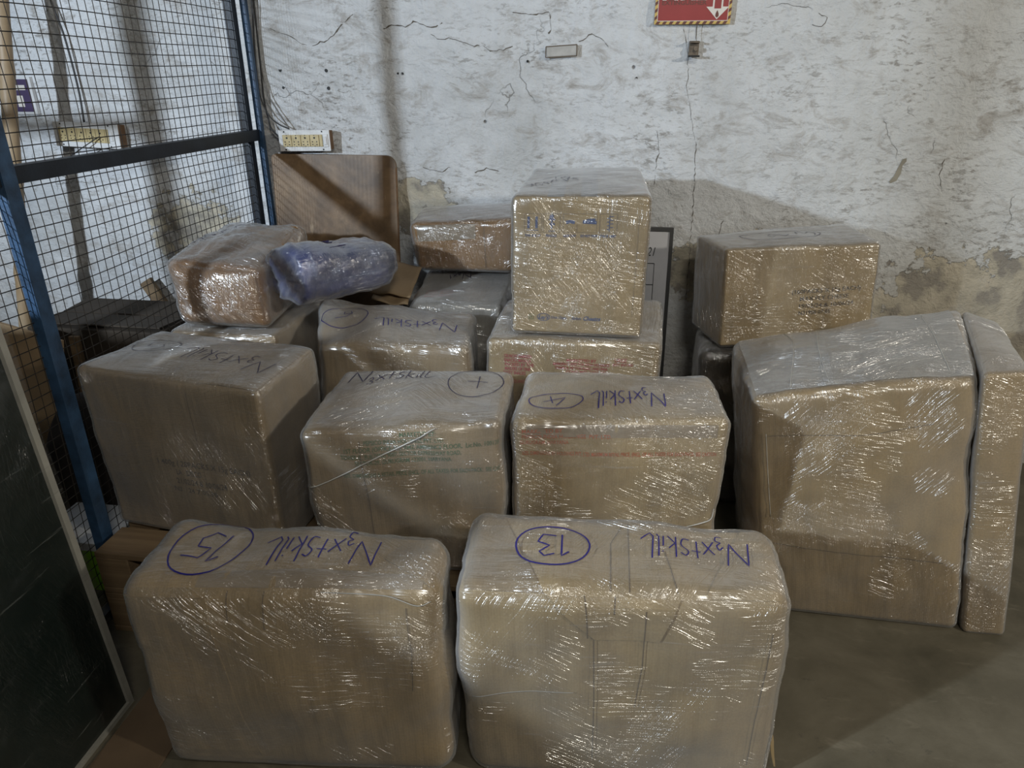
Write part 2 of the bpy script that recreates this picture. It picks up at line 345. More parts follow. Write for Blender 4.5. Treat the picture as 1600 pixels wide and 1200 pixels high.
# ------------------------------------------------------------------ the wrapped boxes
FACES = {'F': (1, -1, 0, 1, 2, 1), 'B': (1, 1, 0, -1, 2, 1), 'L': (0, -1, 1, -1, 2, 1), 'R': (0, 1, 1, 1, 2, 1), 'T': (2, 1, 0, 1, 1, 1), 'D': (2, -1, 0, 1, 1, -1)}
class WBox:
    """a soft rounded carton given by eight world corners; c[(i,j,k)], i=x, j=y, k=z in {0,1}"""
    def __init__(s, top, bot, r=.02, bulge=None, amp=.004, freq=4, seed=1):
        FLt, FRt, BRt, BLt = [np.array(p, float) for p in top]; FLb, FRb, BRb, BLb = [np.array(p, float) for p in bot]
        s.c = {(0, 0, 1): FLt, (1, 0, 1): FRt, (1, 1, 1): BRt, (0, 1, 1): BLt, (0, 0, 0): FLb, (1, 0, 0): FRb, (1, 1, 0): BRb, (0, 1, 0): BLb}
        ex = (FRt - FLt + FRb - FLb + BRt - BLt + BRb - BLb) / 4; ey = (BLt - FLt + BRt - FRt + BLb - FLb + BRb - FRb) / 4; ez = (FLt - FLb + FRt - FRb + BLt - BLb + BRt - BRb) / 4
        s.h = np.array([np.linalg.norm(ex), np.linalg.norm(ey), np.linalg.norm(ez)]) / 2
        s.E = np.stack([ex / np.linalg.norm(ex), ey / np.linalg.norm(ey), ez / np.linalg.norm(ez)])
        s.r = r; s.bulge = dict(F=.012, B=.004, L=.006, R=.006, T=.008, D=0.0); s.bulge.update(bulge or {})
        s.amp = amp; s.n1 = SN(seed, freq); s.n2 = SN(seed + 50, freq * 4)
        s.base = np.array([FLb, FRb, BRb, BLb]).mean(0)
    def P(s, p, off=0., wr=0.):
        p = np.asarray(p, float); h = s.h; r = min(s.r, h.min() * .9)
        q = p * h; inner = np.clip(q, -(h - r), h - r); d = q - inner; ln = np.linalg.norm(d, axis=1)[:, None] + 1e-9; n = d / ln
        q2 = (inner + n * r) / h
        u = (q2 + 1) / 2; W = 0
        for (i, j, k), c in s.c.items():
            w = (u[:, 0] if i else 1 - u[:, 0]) * (u[:, 1] if j else 1 - u[:, 1]) * (u[:, 2] if k else 1 - u[:, 2]); W = W + w[:, None] * c
        nw = n @ s.E; disp = np.zeros(len(p))
        for f, (ax, sg, a, _, b, _) in FACES.items():
            m = (p[:, ax] * sg > .999); disp += np.where(m, s.bulge[f] * (1 - p[:, a] ** 2) * (1 - p[:, b] ** 2), 0)
        fl = np.clip(1 + p[:, 2], 0, .3) / .3
        disp += (s.amp * s.n1(W) + s.amp * .25 * s.n2(W)) * fl + wr * s.n2(W * 1.7) * fl
        return W + nw * (disp + off)[:, None]
    def st(s, face, S, T, off=0.):
        ax, sg, a, sa, b, sb = FACES[face]; S, T = np.asarray(S, float), np.asarray(T, float)
        p = np.zeros((len(S), 3)); p[:, ax] = sg; p[:, a] = S * sa; p[:, b] = T * sb
        return s.P(p, off)
    def grid(s, ax, n):
        e = min(.45, 1.3 * s.r / s.h[ax]); return np.concatenate([np.linspace(-1, -1 + e, 6)[:-1], np.linspace(-1 + e, 1 - e, n), np.linspace(1 - e, 1, 6)[1:]])
    def body(s, name, mat, parent, off=0., wr=0., n=26, label=None, top_open=False):
        G = [s.grid(i, n) for i in range(3)]; key = {}; pts = []; fs = []; uvs = []
        for f, (ax, sg, a, sa, b, sb) in FACES.items():
            A, B = G[a], G[b]; idx = np.zeros((len(A), len(B)), int)
            for i, x in enumerate(A):
                for j, y in enumerate(B):
                    p = [0, 0, 0]; p[ax] = sg; p[a] = x * sa; p[b] = y * sb; kk = (round(p[0], 5), round(p[1], 5), round(p[2], 5))
                    if kk not in key: key[kk] = len(pts); pts.append(p)
                    idx[i, j] = key[kk]
            o = {'F': 0, 'B': 2.3, 'L': 4.1, 'R': 6.7, 'T': 8.9, 'D': 11}[f]
            for i in range(len(A) - 1):
                for j in range(len(B) - 1):
                    q = [(i, j), (i + 1, j), (i + 1, j + 1), (i, j + 1)]
                    fs.append([idx[x] for x in q]); uvs += [(A[x] * s.h[a] + o, B[y] * s.h[b]) for x, y in q]
        V = s.P(np.array(pts), off, wr) - np.array(org(parent))[None]
        me = bpy.data.meshes.new(name); me.from_pydata([tuple(v) for v in V], [], [[int(k) for k in f] for f in fs])
        uvl = me.uv_layers.new(name='UVMap'); uvl.data.foreach_set('uv', np.array(uvs).ravel()); me.update()
        bm = bmesh.new(); bm.from_mesh(me); bmesh.ops.recalc_face_normals(bm, faces=bm.faces[:]); bm.to_mesh(me); bm.free()
        return link(name, me, mat, parent, True, label)
    def slab(s, name, face, quad, mat, parent, off=.001, th=.001, nx=14, ny=10, label=None, lift=0.):
        """a thin sheet lying on a face; quad = four (s,t) corners in -1..1"""
        q = np.array(quad, float); U, Vv = np.meshgrid(np.linspace(0, 1, nx), np.linspace(0, 1, ny), indexing='ij'); U, Vv = U.ravel()[:, None], Vv.ravel()[:, None]
        st = q[0] * (1 - U) * (1 - Vv) + q[1] * U * (1 - Vv) + q[2] * U * Vv + q[3] * (1 - U) * Vv
        extra = lift * (Vv.ravel() ** 2)
        a = s.st(face, st[:, 0], st[:, 1], off + th + extra); b = s.st(face, st[:, 0], st[:, 1], off + extra * .9)
        V = np.concatenate([a, b]); n = nx * ny; fs = []
        for i in range(nx - 1):
            for j in range(ny - 1):
                k = i * ny + j; fs.append([k, k + ny, k + ny + 1, k + 1]); fs.append([n + k, n + k + 1, n + k + ny + 1, n + k + ny])
        ring = [i * ny for i in range(nx)] + [(nx - 1) * ny + j for j in range(1, ny)] + [i * ny + ny - 1 for i in range(nx - 2, -1, -1)] + [j for j in range(ny - 2, 0, -1)]
        for i in range(len(ring)): x, y = ring[i], ring[(i + 1) % len(ring)]; fs.append([x, n + x, n + y, y])
        o = mesh(name, V, fs, mat, parent, False, label)
        uvl = o.data.uv_layers.new(name='UVMap'); vi = np.array([l.vertex_index for l in o.data.loops]); ST = np.concatenate([st, st]) * .3
        uvl.data.foreach_set('uv', ST[vi].ravel()); return o
    def ribbon(s, face, line, w, off):
        """line: metric (s,t) points measured from the face centre"""
        ax, sg, a, sa, b, sb = FACES[face]; P = np.array(line, float)
        out = [P[0]]
        for i in range(1, len(P)):
            n = max(1, int(np.linalg.norm(P[i] - P[i - 1]) / .008))
            for k in range(1, n + 1): out.append(P[i - 1] + (P[i] - P[i - 1]) * k / n)
        P = np.array(out); d = np.gradient(P, axis=0) if len(P) > 1 else np.array([[1, 0]]); d /= np.linalg.norm(d, axis=1)[:, None] + 1e-9
        nn = np.stack([-d[:, 1], d[:, 0]], 1); A = P + nn * w / 2; B = P - nn * w / 2
        A = s.st(face, A[:, 0] / s.h[a], A[:, 1] / s.h[b], off); B = s.st(face, B[:, 0] / s.h[a], B[:, 1] / s.h[b], off); n = len(P)
        return np.concatenate([A, B]), [[i, i + 1, n + i + 1, n + i] for i in range(n - 1)]
    def strokes(s, name, face, lines, mat, parent, w=.0035, off=.006, label=None):
        if name in ('crease_line', 'dent_line', 'symbol_box', 'printed_square'):
            for l in lines: o = mesh(name, *s.ribbon(face, l, w, off), mat, parent, False, label)
            return o
        V, Fc = merge([s.ribbon(face, l, w, off) for l in lines]); return mesh(name, V, Fc, mat, parent, False, label)
    def rope(s, face, line, rad, mat, parent, off=.006, name='film_ridge'):
        ax, sg, a, sa, b, sb = FACES[face]; P = np.array(smoothline([(x, y, 0) for x, y in line], 8))
        W = s.st(face, P[:, 0] / s.h[a], P[:, 1] / s.h[b], off); v, f = tubegeo([tuple(q) for q in W], rad, 6)
        return mesh(name, v, f, mat, parent, True)

_font = {}
def textgeo(txt, bold=0.0, shear=0.0):
    k = (txt, bold, shear)
    if k in _font: return _font[k]
    cu = bpy.data.curves.new('glyphs', 'FONT'); cu.body = txt; cu.resolution_u = 2; cu.offset = bold; cu.shear = shear; cu.size = 1
    o = bpy.data.objects.new('glyphs', cu); me = bpy.data.meshes.new_from_object(o)
    v = np.array([tuple(q.co) for q in me.vertices]); f = [list(p.vertices) for p in me.polygons]
    bpy.data.objects.remove(o); bpy.data.meshes.remove(me); bpy.data.curves.remove(cu)
    if len(v): v[:, 0] -= (v[:, 0].min() + v[:, 0].max()) / 2; v[:, 1] -= .35
    _font[k] = (v, f); return v, f
def print_on(wb, face, txt, cx, cy, size, mat, parent, width=None, rot=0, off=.0012, bold=.008, shear=0, name='printed_text'):
    """print centred at metric (cx,cy) on a face"""
    v, f = textgeo(txt, bold, shear)
    if not len(v): return
    x, y = v[:, 0] * size, v[:, 1] * size
    if width: x = x * width / (x.max() - x.min())
    c, s_ = math.cos(rot), math.sin(rot); X, Y = cx + x * c - y * s_, cy + x * s_ + y * c
    ax, sg, a, sa, b, sb = FACES[face]
    return mesh(name, wb.st(face, X / wb.h[a], Y / wb.h[b], off), f, mat, parent)
def rectline(cx, cy, w, h): return [(cx - w / 2, cy - h / 2), (cx + w / 2, cy - h / 2), (cx + w / 2, cy + h / 2), (cx - w / 2, cy + h / 2), (cx - w / 2, cy - h / 2)]
def circ(cx, cy, rx, ry, a0=0, a1=360, n=36, wob=.0): return [(cx + rx * (1 + wob * math.sin(3 * t)) * math.cos(t), cy + ry * (1 + wob * math.cos(2 * t)) * math.sin(t)) for t in [R(a0 + (a1 - a0) * i / n) for i in range(n + 1)]]

# marker handwriting, unit letters (x right, y up)
def hand_word():
    g = [[(0, 0), (.10, 1.0), (.72, .02), (.86, 1.02)],
         [(.95, .18), (1.10, .30), (1.18, .12), (1.05, 0), (1.22, -.10), (1.18, -.32), (.98, -.30)],
         [(1.30, .55), (1.75, .02)], [(1.75, .60), (1.32, -.02)],
         [(1.98, .85), (1.98, .05)], [(1.84, .50), (2.18, .52)],
         [(2.62, .72), (2.42, .80), (2.32, .58), (2.58, .35), (2.50, .05), (2.26, .05)],
         [(2.80, .95), (2.78, 0)], [(3.06, .60), (2.82, .32), (3.10, .02)],
         [(3.28, .52), (3.26, .05)], [(3.29, .74), (3.31, .78)],
         [(3.46, .95), (3.44, .1), (3.54, .0)], [(3.72, 1.05), (3.66, .12), (3.80, -.02), (4.15, .25)]]
    return [[tuple(q[:2]) for q in smoothline([(x, y, 0) for x, y in l], 5)] if len(l) > 4 else l for l in g]
DIG = {'1': [[(.0, .8), (.22, 1), (.2, 0)]], '5': [[(.6, 1), (.12, .95), (.06, .55), (.42, .6), (.55, .3), (.35, 0), (0, .08)]],
       '3': [[(.05, .9), (.35, 1), (.5, .78), (.2, .55), (.55, .35), (.4, .02), (0, .08)]], '4': [[(.35, 1), (0, .35), (.65, .38)], [(.42, .72), (.4, -.05)]],
       '6': [[(.5, 1), (.1, .6), (.02, .25), (.25, 0), (.5, .2), (.35, .45), (.08, .3)]], '7': [[(0, .6), (.75, .55)], [(.42, 1), (.4, .05)]],
       '8': [[(.5, .85), (.25, 1), (.05, .8), (.45, .35), (.3, 0), (.02, .2), (.45, .7), (.5, .85)]]}
def place(lines, cx, cy, size, rot, sx=1., center=(2.1, .45), skew=0.):
    c, s_ = math.cos(rot), math.sin(rot); out = []
    for l in lines:
        o = []
        for x, y in l:
            x = (x - center[0] + skew * y) * size * sx; y = (y - center[1]) * size; o.append((cx + x * c - y * s_, cy + x * s_ + y * c))
        out.append(o)
    return out
def number(txt, cx, cy, size, rot, sx=1.):
    ls = []; adv = 0
    for ch in txt:
        ls += [[(x + adv, y) for x, y in l] for l in DIG[ch]]; adv += .38 if ch == '1' else .8
    return place(ls, cx, cy, size, rot, sx, center=(adv / 2 - .1, .5))

def parcel(name, label, top, bot, kr, fm, r=.02, group=None, bulge=None, amp=.004, freq=3.5, seed=1, n=26, wr=.0006, film_off=.0045, cat='box', rfilm=None):
    wb = WBox(top, bot, r, bulge, amp, freq, seed)
    t = root(name, tuple(wb.base), label, cat, group)
    wb.body('carton', kr, t, n=n)
    wf = WBox(top, bot, rfilm or (r + .003), bulge, amp, freq, seed)
    wf.ink = film_off + .0035
    wf.body('stretch_film', fm, t, off=film_off + .002, wr=wr, n=n + 8)
    return t, wb, wf

# ------------------------------------------------------------------ structure
WY = 2.98
_w1, _w2, _w3 = SN(3, 1.1), SN(4, 4.5), SN(5, 10)
def wall_y(x, z):
    x, z = np.atleast_1d(np.asarray(x, float)), np.atleast_1d(np.asarray(z, float)); P = np.stack([x, 0 * x, z], 1)
    return WY + .012 + np.clip(.006 * _w1(P) + .0028 * _w2(P) + .0012 * _w3(P * [1, 1, 2]), -.012, .03)
def grid_wall():
    nx, nz = 260, 120; X = np.linspace(-4.2, 3.6, nx); Z = np.linspace(0, 3.2, nz)
    A, B = np.meshgrid(X, Z, indexing='ij'); P = np.stack([A.ravel(), np.zeros(A.size), B.ravel()], 1)
    P[:, 1] = wall_y(P[:, 0], P[:, 2]); fs = [[i * nz + j, (i + 1) * nz + j, (i + 1) * nz + j + 1, i * nz + j + 1] for i in range(nx - 1) for j in range(nz - 1)]
    k = len(P); P = np.concatenate([P, [[-4.2, WY + .25, 0], [3.6, WY + .25, 0], [3.6, WY + .25, 3.2], [-4.2, WY + .25, 3.2]]])
    fs.append([k + 1, k, k + 3, k + 2])
    return mesh('wall_back', P, fs, M['wall'], None, True)
wall = grid_wall(); wall['kind'] = 'structure'; wall['label'] = 'rough whitewashed plaster wall, cracked and stained, peeling low down'
fl = box('floor', (-4.2, -3, -.1), (3.6, WY + .25, 0), M['floor'], None, 0); fl['kind'] = 'structure'; fl['label'] = 'worn dark concrete floor'

# ------------------------------------------------------------------ fence (wire cage)
FX = -1.48
fence = root('cage_fence', (FX, 1.6, 0), 'dark blue steel frame fence with square wire mesh along the stacked boxes', 'fence')
def lbar(a, b, wdt=.04, th=.004, sx=1, sy=1, sq=None):
    if sq: return beamgeo(a, b, sq, sq)
    a, b = Vector(a), Vector(b)
    return merge([beamgeo(a + Vector((0, sy * wdt / 2, 0)), b + Vector((0, sy * wdt / 2, 0)), th, wdt), beamgeo(a + Vector((sx * wdt / 2, 0, 0)), b + Vector((sx * wdt / 2, 0, 0)), wdt, th)])
def member(name, geo, mat, label=None): return mesh(name, geo[0], geo[1], mat, fence, False, label)
member('post', beamgeo((FX + .012, 1.59, 0), (FX + .012, 1.59, 2.6), .03, .045), M['blue'], 'blue painted post')
member('post', beamgeo((FX + .012, .24, 0), (FX + .012, .24, 2.6), .03, .045), M['blue'])
member('post', beamgeo((FX - .012, 2.875, 0), (FX - .012, 2.875, 2.6), .035, .035), M['navy'], 'near-black corner post')
member('post', beamgeo((FX + .022, 2.925, 0), (FX + .022, 2.925, 2.6), .022, .022), M['blue'])
member('crossbar', beamgeo((FX + .004, .2, 1.325), (FX + .004, 2.92, 1.325), .035, .042), M['navy'], 'dark horizontal bar')
member('crossbar', beamgeo((FX + .004, .2, 2.45), (FX + .004, 2.92, 2.45), .035, .04), M['navy'])
member('bottom_bar', beamgeo((FX + .004, .2, .03), (FX + .004, 2.92, .03), .03, .03), M['navy'])
def wires(z0, z1, y0=.26, y1=2.87, step=.0325):
    nb = SN(21, .55); nz_ = SN(22, 1.4); parts = []
    def off(y, z):
        P = np.array([[0, y, z]]); e = min(1, (z - z0) / .12, (z1 - z) / .12, (y1 - y) / .1); return FX - .006 - .014 * max(0, e) * nb(P)[0], nz_(P)[0] * .004 * max(0, e)
    for i in range(int((y1 - y0) / step) + 1):
        y = y0 + i * step; pts = []
        for k in range(23):
            z = z0 + (z1 - z0) * k / 22; x, dy = off(y, z); pts.append((x, y + dy, z))
        parts.append(tubegeo(pts, .0014, 4, False))
    for i in range(int((z1 - z0) / step) + 1):
        z = z0 + .008 + i * step; pts = []
        if z > z1: break
        for k in range(33):
            y = y0 + (y1 - y0) * k / 32; x, dz = off(y, z); pts.append((x - .002, y, z + dz))
        parts.append(tubegeo(pts, .0014, 4, False))
    return merge(parts)
for z0, z1 in ((.045, 1.305), (1.345, 2.43)):
    v, f = wires(z0, z1); mesh('wire_mesh', v, f, M['wire'], fence, False, None, 'stuff')
# unseen post and rail added beyond the fence to throw broad shadows on the wall
o = root('unseen_shadow_post', (-2.164, 1.20, 0), 'unseen post added beyond the fence to throw shadow bands on the wall', 'post')
mesh('post_tube', *beamgeo((-2.164, 1.20, 0), (-2.164, 1.20, 2.6), .06, .06), M['navy'], o)
mesh('side_rail', *beamgeo((-2.9, 1.20, 1.66), (-2.164, 1.20, 1.66), .03, .03, Vector((0, 1, 0))), M['navy'], o)

o = root('unseen_shade_stack', (-2.1, .85, 0), 'unseen carton stack added beyond the cage to shade the low area', 'box')
box('carton', (-2.62, .48, 0), (-1.61, 1.06, .60), K['dull'], o, .01); box('carton', (-2.60, .50, .60), (-1.62, 1.05, 1.22), K['dull'], o, .01)  # out-of-view stack added to block the lamp low down beyond the cage
# bamboo pole leaning on the wall beyond the fence
bp = root('bamboo_pole', (-2.42, 2.5, 0), 'tan bamboo pole standing beyond the wire fence', 'pole')
pts = []; rad = []
for i in range(60):
    t = i / 59; pts.append((-2.575 + .31 * t, 2.56 + .22 * t, 2.3 * t)); rad.append(.030 - .004 * t + (.004 if (i % 10) == 0 else 0))
mesh('culm', *tubegeo(pts, rad, 14), M['bamboo'], bp, True)

# junk beyond the fence
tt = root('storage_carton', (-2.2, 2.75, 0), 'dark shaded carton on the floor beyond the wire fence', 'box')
box('carton', (-2.32, 2.42, 0), (-1.74, 2.80, .62), M['cardshade'], tt, .006)
for s_ in (-1, 1): box('flap', (-2.31, 2.61 + s_ * .09 - .08, .624), (-1.75, 2.61 + s_ * .09 + .08, .630), M['cardshade'], tt, 0, rot=('X', R(4 * s_)))
o = box('cardboard_sheet', (-2.36, 2.20, .02), (-2.06, 2.215, .70), M['card'], None, .002, rot=('Y', R(14))); tagtop(o, 'tan cardboard sheet leaning behind the blue fence post', 'cardboard')
o = box('wooden_stick', (-2.115, 2.37, .0), (-2.075, 2.39, .60), M['pallet'], None, .003, rot=('X', R(-3))); tagtop(o, 'short pale upright wood stick beyond the wire fence', 'stick')
v, f = beamgeo((-2.12, 2.93, .68), (-1.74, 2.88, .05), .06, .02); o = mesh('wooden_plank', v, f, M['pallet']); tagtop(o, 'pale plank slanting down against the wall beyond the fence', 'plank')
def heap(name, c, r3, mat, label, cat, seed):
    bm = bmesh.new(); bmesh.ops.create_icosphere(bm, subdivisions=4, radius=1); sn = SN(seed, .35); sn2 = SN(seed + 1, 1.3)
    V = np.array([tuple(v.co) for v in bm.verts]); d = 1 + .13 * sn(V) + .05 * sn2(V); V = V * d[:, None] * np.array(r3); V[:, 2] = np.maximum(V[:, 2], -r3[2] * .5)
    V += np.array([c[0], c[1], r3[2] * .5]); bm.verts.index_update(); f = [[q.index for q in x.verts] for x in bm.faces]; bm.free()
    return tagtop(mesh(name, V, f, mat, None, True), label, cat)
heap('sack', (-1.80, 2.10, 0), (.24, .22, .34), M['junk'], 'black crumpled sack on the floor right behind the fence mesh', 'sack', 5)
lb = root('lime_crate', (-1.66, 1.76, 0), 'lime green plastic crate edge beyond the fence, near the floor', 'crate')
box('crate_wall', (-1.78, 1.66, 0), (-1.54, 1.68, .16), M['lime'], lb, .002); box('crate_wall', (-1.56, 1.68, 0), (-1.54, 1.86, .16), M['lime'], lb, .002); box('crate_rim', (-1.79, 1.655, .16), (-1.53, 1.87, .19), M['white'], lb, .002)

# sockets: builder
def socketboard(x0, x1, z0, z1, y, label, n, name='socket_board', dep=.045, tilt=0.):
    t = root(name, ((x0 + x1) / 2, y, (z0 + z1) / 2), label, 'socket'); W = x1 - x0; Hh = z1 - z0; piv = ((x0 + x1) / 2, y, (z0 + z1) / 2); rt = ('Y', tilt)
    box('back_box', (x0 + .004, y - dep, z0 + .004), (x1 - .004, y - .001, z1 - .004), M['boxwood'], t, .002, rt, piv)
    box('face_plate', (x0, y - dep - .006, z0), (x1, y - dep, z1), M['white'], t, .002, rt, piv)
    px0, px1 = x0 + .08 * W, x0 + .80 * W; w1 = (px1 - px0) / n
    for i in range(n):
        a = px0 + i * w1; s = box('socket', (a + .001, y - dep - .011, z0 + .22 * Hh), (a + w1 - .001, y - dep - .006, z1 - .22 * Hh), M['cream'], t, .0015, rt, piv)
        cx = a + w1 / 2; cz = (z0 + z1) / 2
        hs = []
        for dx, dz, rr in ((0, .011, .0042), (-.009, -.004, .0026), (.009, -.004, .0026), (-.009, -.015, .0026), (.009, -.015, .0026), (0, .021, .0018), (0, -.021, .0018)):
            q = [(cx + dx + rr * math.cos(k * math.pi / 4), cz + dz + rr * math.sin(k * math.pi / 4)) for k in range(8)]
            vs = [(u, y - dep - .0113, vv) for u, vv in q] + [(u, y - dep - .0105, vv) for u, vv in q]
            mt = Matrix.Rotation(tilt, 3, 'Y'); vs = [tuple(mt @ (Vector(p) - Vector(piv)) + Vector(piv)) for p in vs]
            hs.append((vs, [[7, 6, 5, 4, 3, 2, 1, 0]] + [[k, (k + 1) % 8, 8 + (k + 1) % 8, 8 + k] for k in range(8)]))
        mesh('pin_holes', *merge(hs), M['black'], s)
    s = box('indicator', (px1 + .001, y - dep - .011, z0 + .22 * Hh), (px1 + .35 * w1, y - dep - .006, z1 - .22 * Hh), M['cream'], t, .0015, rt, piv)
    s = box('switch', (px1 + .40 * w1, y - dep - .011, z0 + .2 * Hh), (px1 + .95 * w1, y - dep - .006, z1 - .2 * Hh), M['white'], t, .0015, rt, piv)
    box('rocker', (px1 + .50 * w1, y - dep - .016, z0 + .3 * Hh), (px1 + .85 * w1, y - dep - .010, z1 - .3 * Hh), M['white'], s, .002, rt, piv)
    for sx in (.12, .86):
        for sz in (.08, .92): box('screw', (x0 + sx * W - .003, y - dep - .0075, z0 + sz * Hh - .003), (x0 + sx * W + .003, y - dep - .005, z0 + sz * Hh + .003), M['black'], t, .001, rt, piv)
    return t
socketboard(-1.385, -1.165, 1.262, 1.345, WY, 'white four-socket board above the leaning plywood, cables entering on its left', 4, tilt=R(-1.0))
socketboard(-2.40, -2.10, 1.265, 1.365, WY, 'white socket board on the wall beyond the wire fence', 5, dep=.05, tilt=R(2))
def cable(name, pts, rad, mat, label, cat='cable'):
    return tagtop(mesh(name, *tubegeo([tuple(p) for p in smoothline(pts, 10)], rad, 6), mat, None, True), label, cat)
cable('power_cable', [(-1.43, 2.968, 2.5), (-1.435, 2.968, 1.9), (-1.440, 2.965, 1.62), (-1.445, 2.965, 1.47), (-1.435, 2.962, 1.385), (-1.42, 2.95, 1.345), (-1.383, 2.955, 1.305)], .0035, M['cable'], 'black power cable hanging beside the corner post, lower one into the socket board')
cable('thin_cable', [(-1.43, 2.950, 2.5), (-1.432, 2.950, 1.9), (-1.452, 2.950, 1.62), (-1.452, 2.950, 1.48), (-1.425, 2.950, 1.40), (-1.385, 2.948, 1.365), (-1.345, 2.955, 1.347)], .0028, M['cable'], 'thin dark cable arching into the top of the socket board')
cable('grey_cable', [(-1.405, 2.968, 2.5), (-1.415, 2.968, 1.9), (-1.44, 2.968, 1.66), (-1.43, 2.968, 1.50), (-1.395, 2.968, 1.42), (-1.35, 2.962, 1.352)], .0028, M['cableg'], 'grey cable looping widest above the socket board')
cable('wall_cable', [(-2.33, 2.965, 2.5), (-2.31, 2.965, 1.9), (-2.28, 2.965, 1.7), (-2.27, 2.965, 1.5), (-2.27, 2.955, 1.366)], .004, M['cable'], 'dark cable running down to the socket board beyond the fence')
cable('loose_wire', [(-2.18, 2.905, 1.31), (-2.25, 2.89, 1.27), (-2.35, 2.90, 1.22), (-2.5, 2.95, 1.17)], .0022, M['cable'], 'loose black wire trailing left from the socket board beyond the fence')
pn = root('purple_notice', (-2.53, WY - .004, 1.47), 'small purple and white notice on the wall beside the bamboo pole', 'sign')
box('notice_sheet', (-2.60, WY - .006, 1.395), (-2.495, WY + .01, 1.545), M['white'], pn, 0); box('purple_field', (-2.59, WY - .008, 1.405), (-2.507, WY - .006, 1.535), M['purple'], pn, 0)
box('white_mark', (-2.575, WY - .0095, 1.425), (-2.545, WY - .008, 1.47), M['signwhite'], pn, 0); box('white_mark', (-2.57, WY - .0095, 1.492), (-2.525, WY - .008, 1.512), M['signwhite'], pn, 0)

# ------------------------------------------------------------------ wall fixtures
def flat_text(txt, x, z, y, size, mat, parent, width=None, bold=.0, name='lettering', th=.0006):
    v, f = textgeo(txt, bold, 0); X = v[:, 0] * size; Z = v[:, 1] * size
    if width: X = X * width / (X.max() - X.min())
    return mesh(name, np.stack([x + X, np.full(len(X), y - th), z + Z], 1), f, mat, parent)
sg = root('fire_sign', (.247, WY, 1.80), 'red fire extinguisher sign with yellow striped border high on the wall', 'sign')
sx0, sx1, sz0, sz1 = .111, .383, 1.722, 1.905; sy = WY - .006
box('sign_board', (sx0, sy, sz0), (sx1, WY + .012, sz1), M['yellow'], sg, .001)
parts = []
def stripe(a, b, c, d): parts.append(([(*a[:1], sy - .0006, a[1]), (b[0], sy - .0006, b[1]), (c[0], sy - .0006, c[1]), (d[0], sy - .0006, d[1])], [[0, 1, 2, 3]]))
k = 0; x = sx0 + .004
while x < sx1 - .022:
    for zz in (sz0, sz1 - .010): stripe((x, zz), (x + .012, zz), (x + .019, zz + .010), (x + .007, zz + .010))
    x += .024
z = sz0 + .012
while z < sz1 - .02:
    for xx in (sx0, sx1 - .010): stripe((xx, z), (xx + .010, z + .008), (xx + .010, z + .019), (xx, z + .011))
    z += .024
mesh('border_stripes', *merge(parts), M['maroon'], sg)
box('cream_line', (sx0 + .010, sy - .001, sz0 + .010), (sx1 - .010, sy, sz1 - .010), M['signwhite'], sg, 0)
box('red_field', (sx0 + .012, sy - .0018, sz0 + .012), (sx1 - .012, sy - .001, sz1 - .012), M['red'], sg, 0)
flat_text('FIRE', (sx0 + .027 + sx0 + .192) / 2 - .006, 1.828, sy - .0018, .075, M['signwhite'], sg, width=.158, bold=.03)
flat_text('EXTINGUISHER', sx0 + .103, 1.7925, sy - .0018, .021, M['maroon'], sg, width=.158, bold=.02)
ax_ = sx0 + .2225; Y_ = sy - .0024
v = [(ax_ - .018, 1.88), (ax_ - .018, 1.778), (ax_ - .040, 1.778), (ax_ + .0, 1.737), (ax_ + .040, 1.778), (ax_ + .018, 1.778), (ax_ + .018, 1.88)]
mesh('arrow', [(a, Y_, b) for a, b in v], [list(range(7))], M['signwhite'], sg)
mesh('arrow_core', [(a, Y_ - .0006, b) for a, b in [(ax_ - .012, 1.875), (ax_ - .012, 1.772), (ax_ + .012, 1.772), (ax_ + .012, 1.875)]], [[0, 1, 2, 3]], M['red'], sg)
mesh('flame_mark', [(a, Y_ - .0012, b) for a, b in [(ax_ - .006, 1.748), (ax_, 1.742), (ax_ + .006, 1.748), (ax_ + .005, 1.756), (ax_, 1.767), (ax_ - .005, 1.757)]], [[0, 1, 2, 3, 4, 5]], M['maroon'], sg)
hk = root('wall_bracket', (.262, WY, 1.64), 'small rusty metal bracket fixed to the wall under the red sign', 'bracket')
box('back_plate', (.245, WY - .006, 1.615), (.281, WY + .014, 1.667), M['steel'], hk, .002)
box('top_lip', (.246, WY - .034, 1.659), (.280, WY - .004, 1.665), M['steel'], hk, .001); box('bottom_lip', (.243, WY - .040, 1.612), (.283, WY - .004, 1.618), M['black'], hk, .001)
v, f = tubegeo([(.268, WY - .006, 1.64), (.268, WY - .028, 1.64)], .008, 10); mesh('bolt', v, f, M['steel'], hk)
v, f = tubegeo([tuple(p) for p in smoothline([(.268, WY - .004, 1.722), (.266, WY - .006, 1.70), (.2665, WY - .008, 1.68), (.270, WY - .01, 1.664)], 6)], .0012, 5); mesh('hanging_string', v, f, M['steel'], hk)
pc = root('putty_patch', (-.228, WY, 1.635), 'rectangular cemented-over socket patch in the wall left of the red sign', 'patch')
box('filled_plate', (-.286, WY - .004, 1.617), (-.170, WY + .014, 1.653), M['putty'], pc, .003, rot=('Y', R(-3)))
v, f = merge([beamgeo(a, b, .003, .0022) for a, b in (((-.288, WY - .005, 1.612), (-.288, WY - .005, 1.650)), ((-.288, WY - .005, 1.650), (-.170, WY - .005, 1.657)), ((-.288, WY - .005, 1.612), (-.170, WY - .005, 1.618)), ((-.170, WY - .005, 1.618), (-.170, WY - .005, 1.657)))])
mesh('dark_joint', v, f, M['seam'], pc)

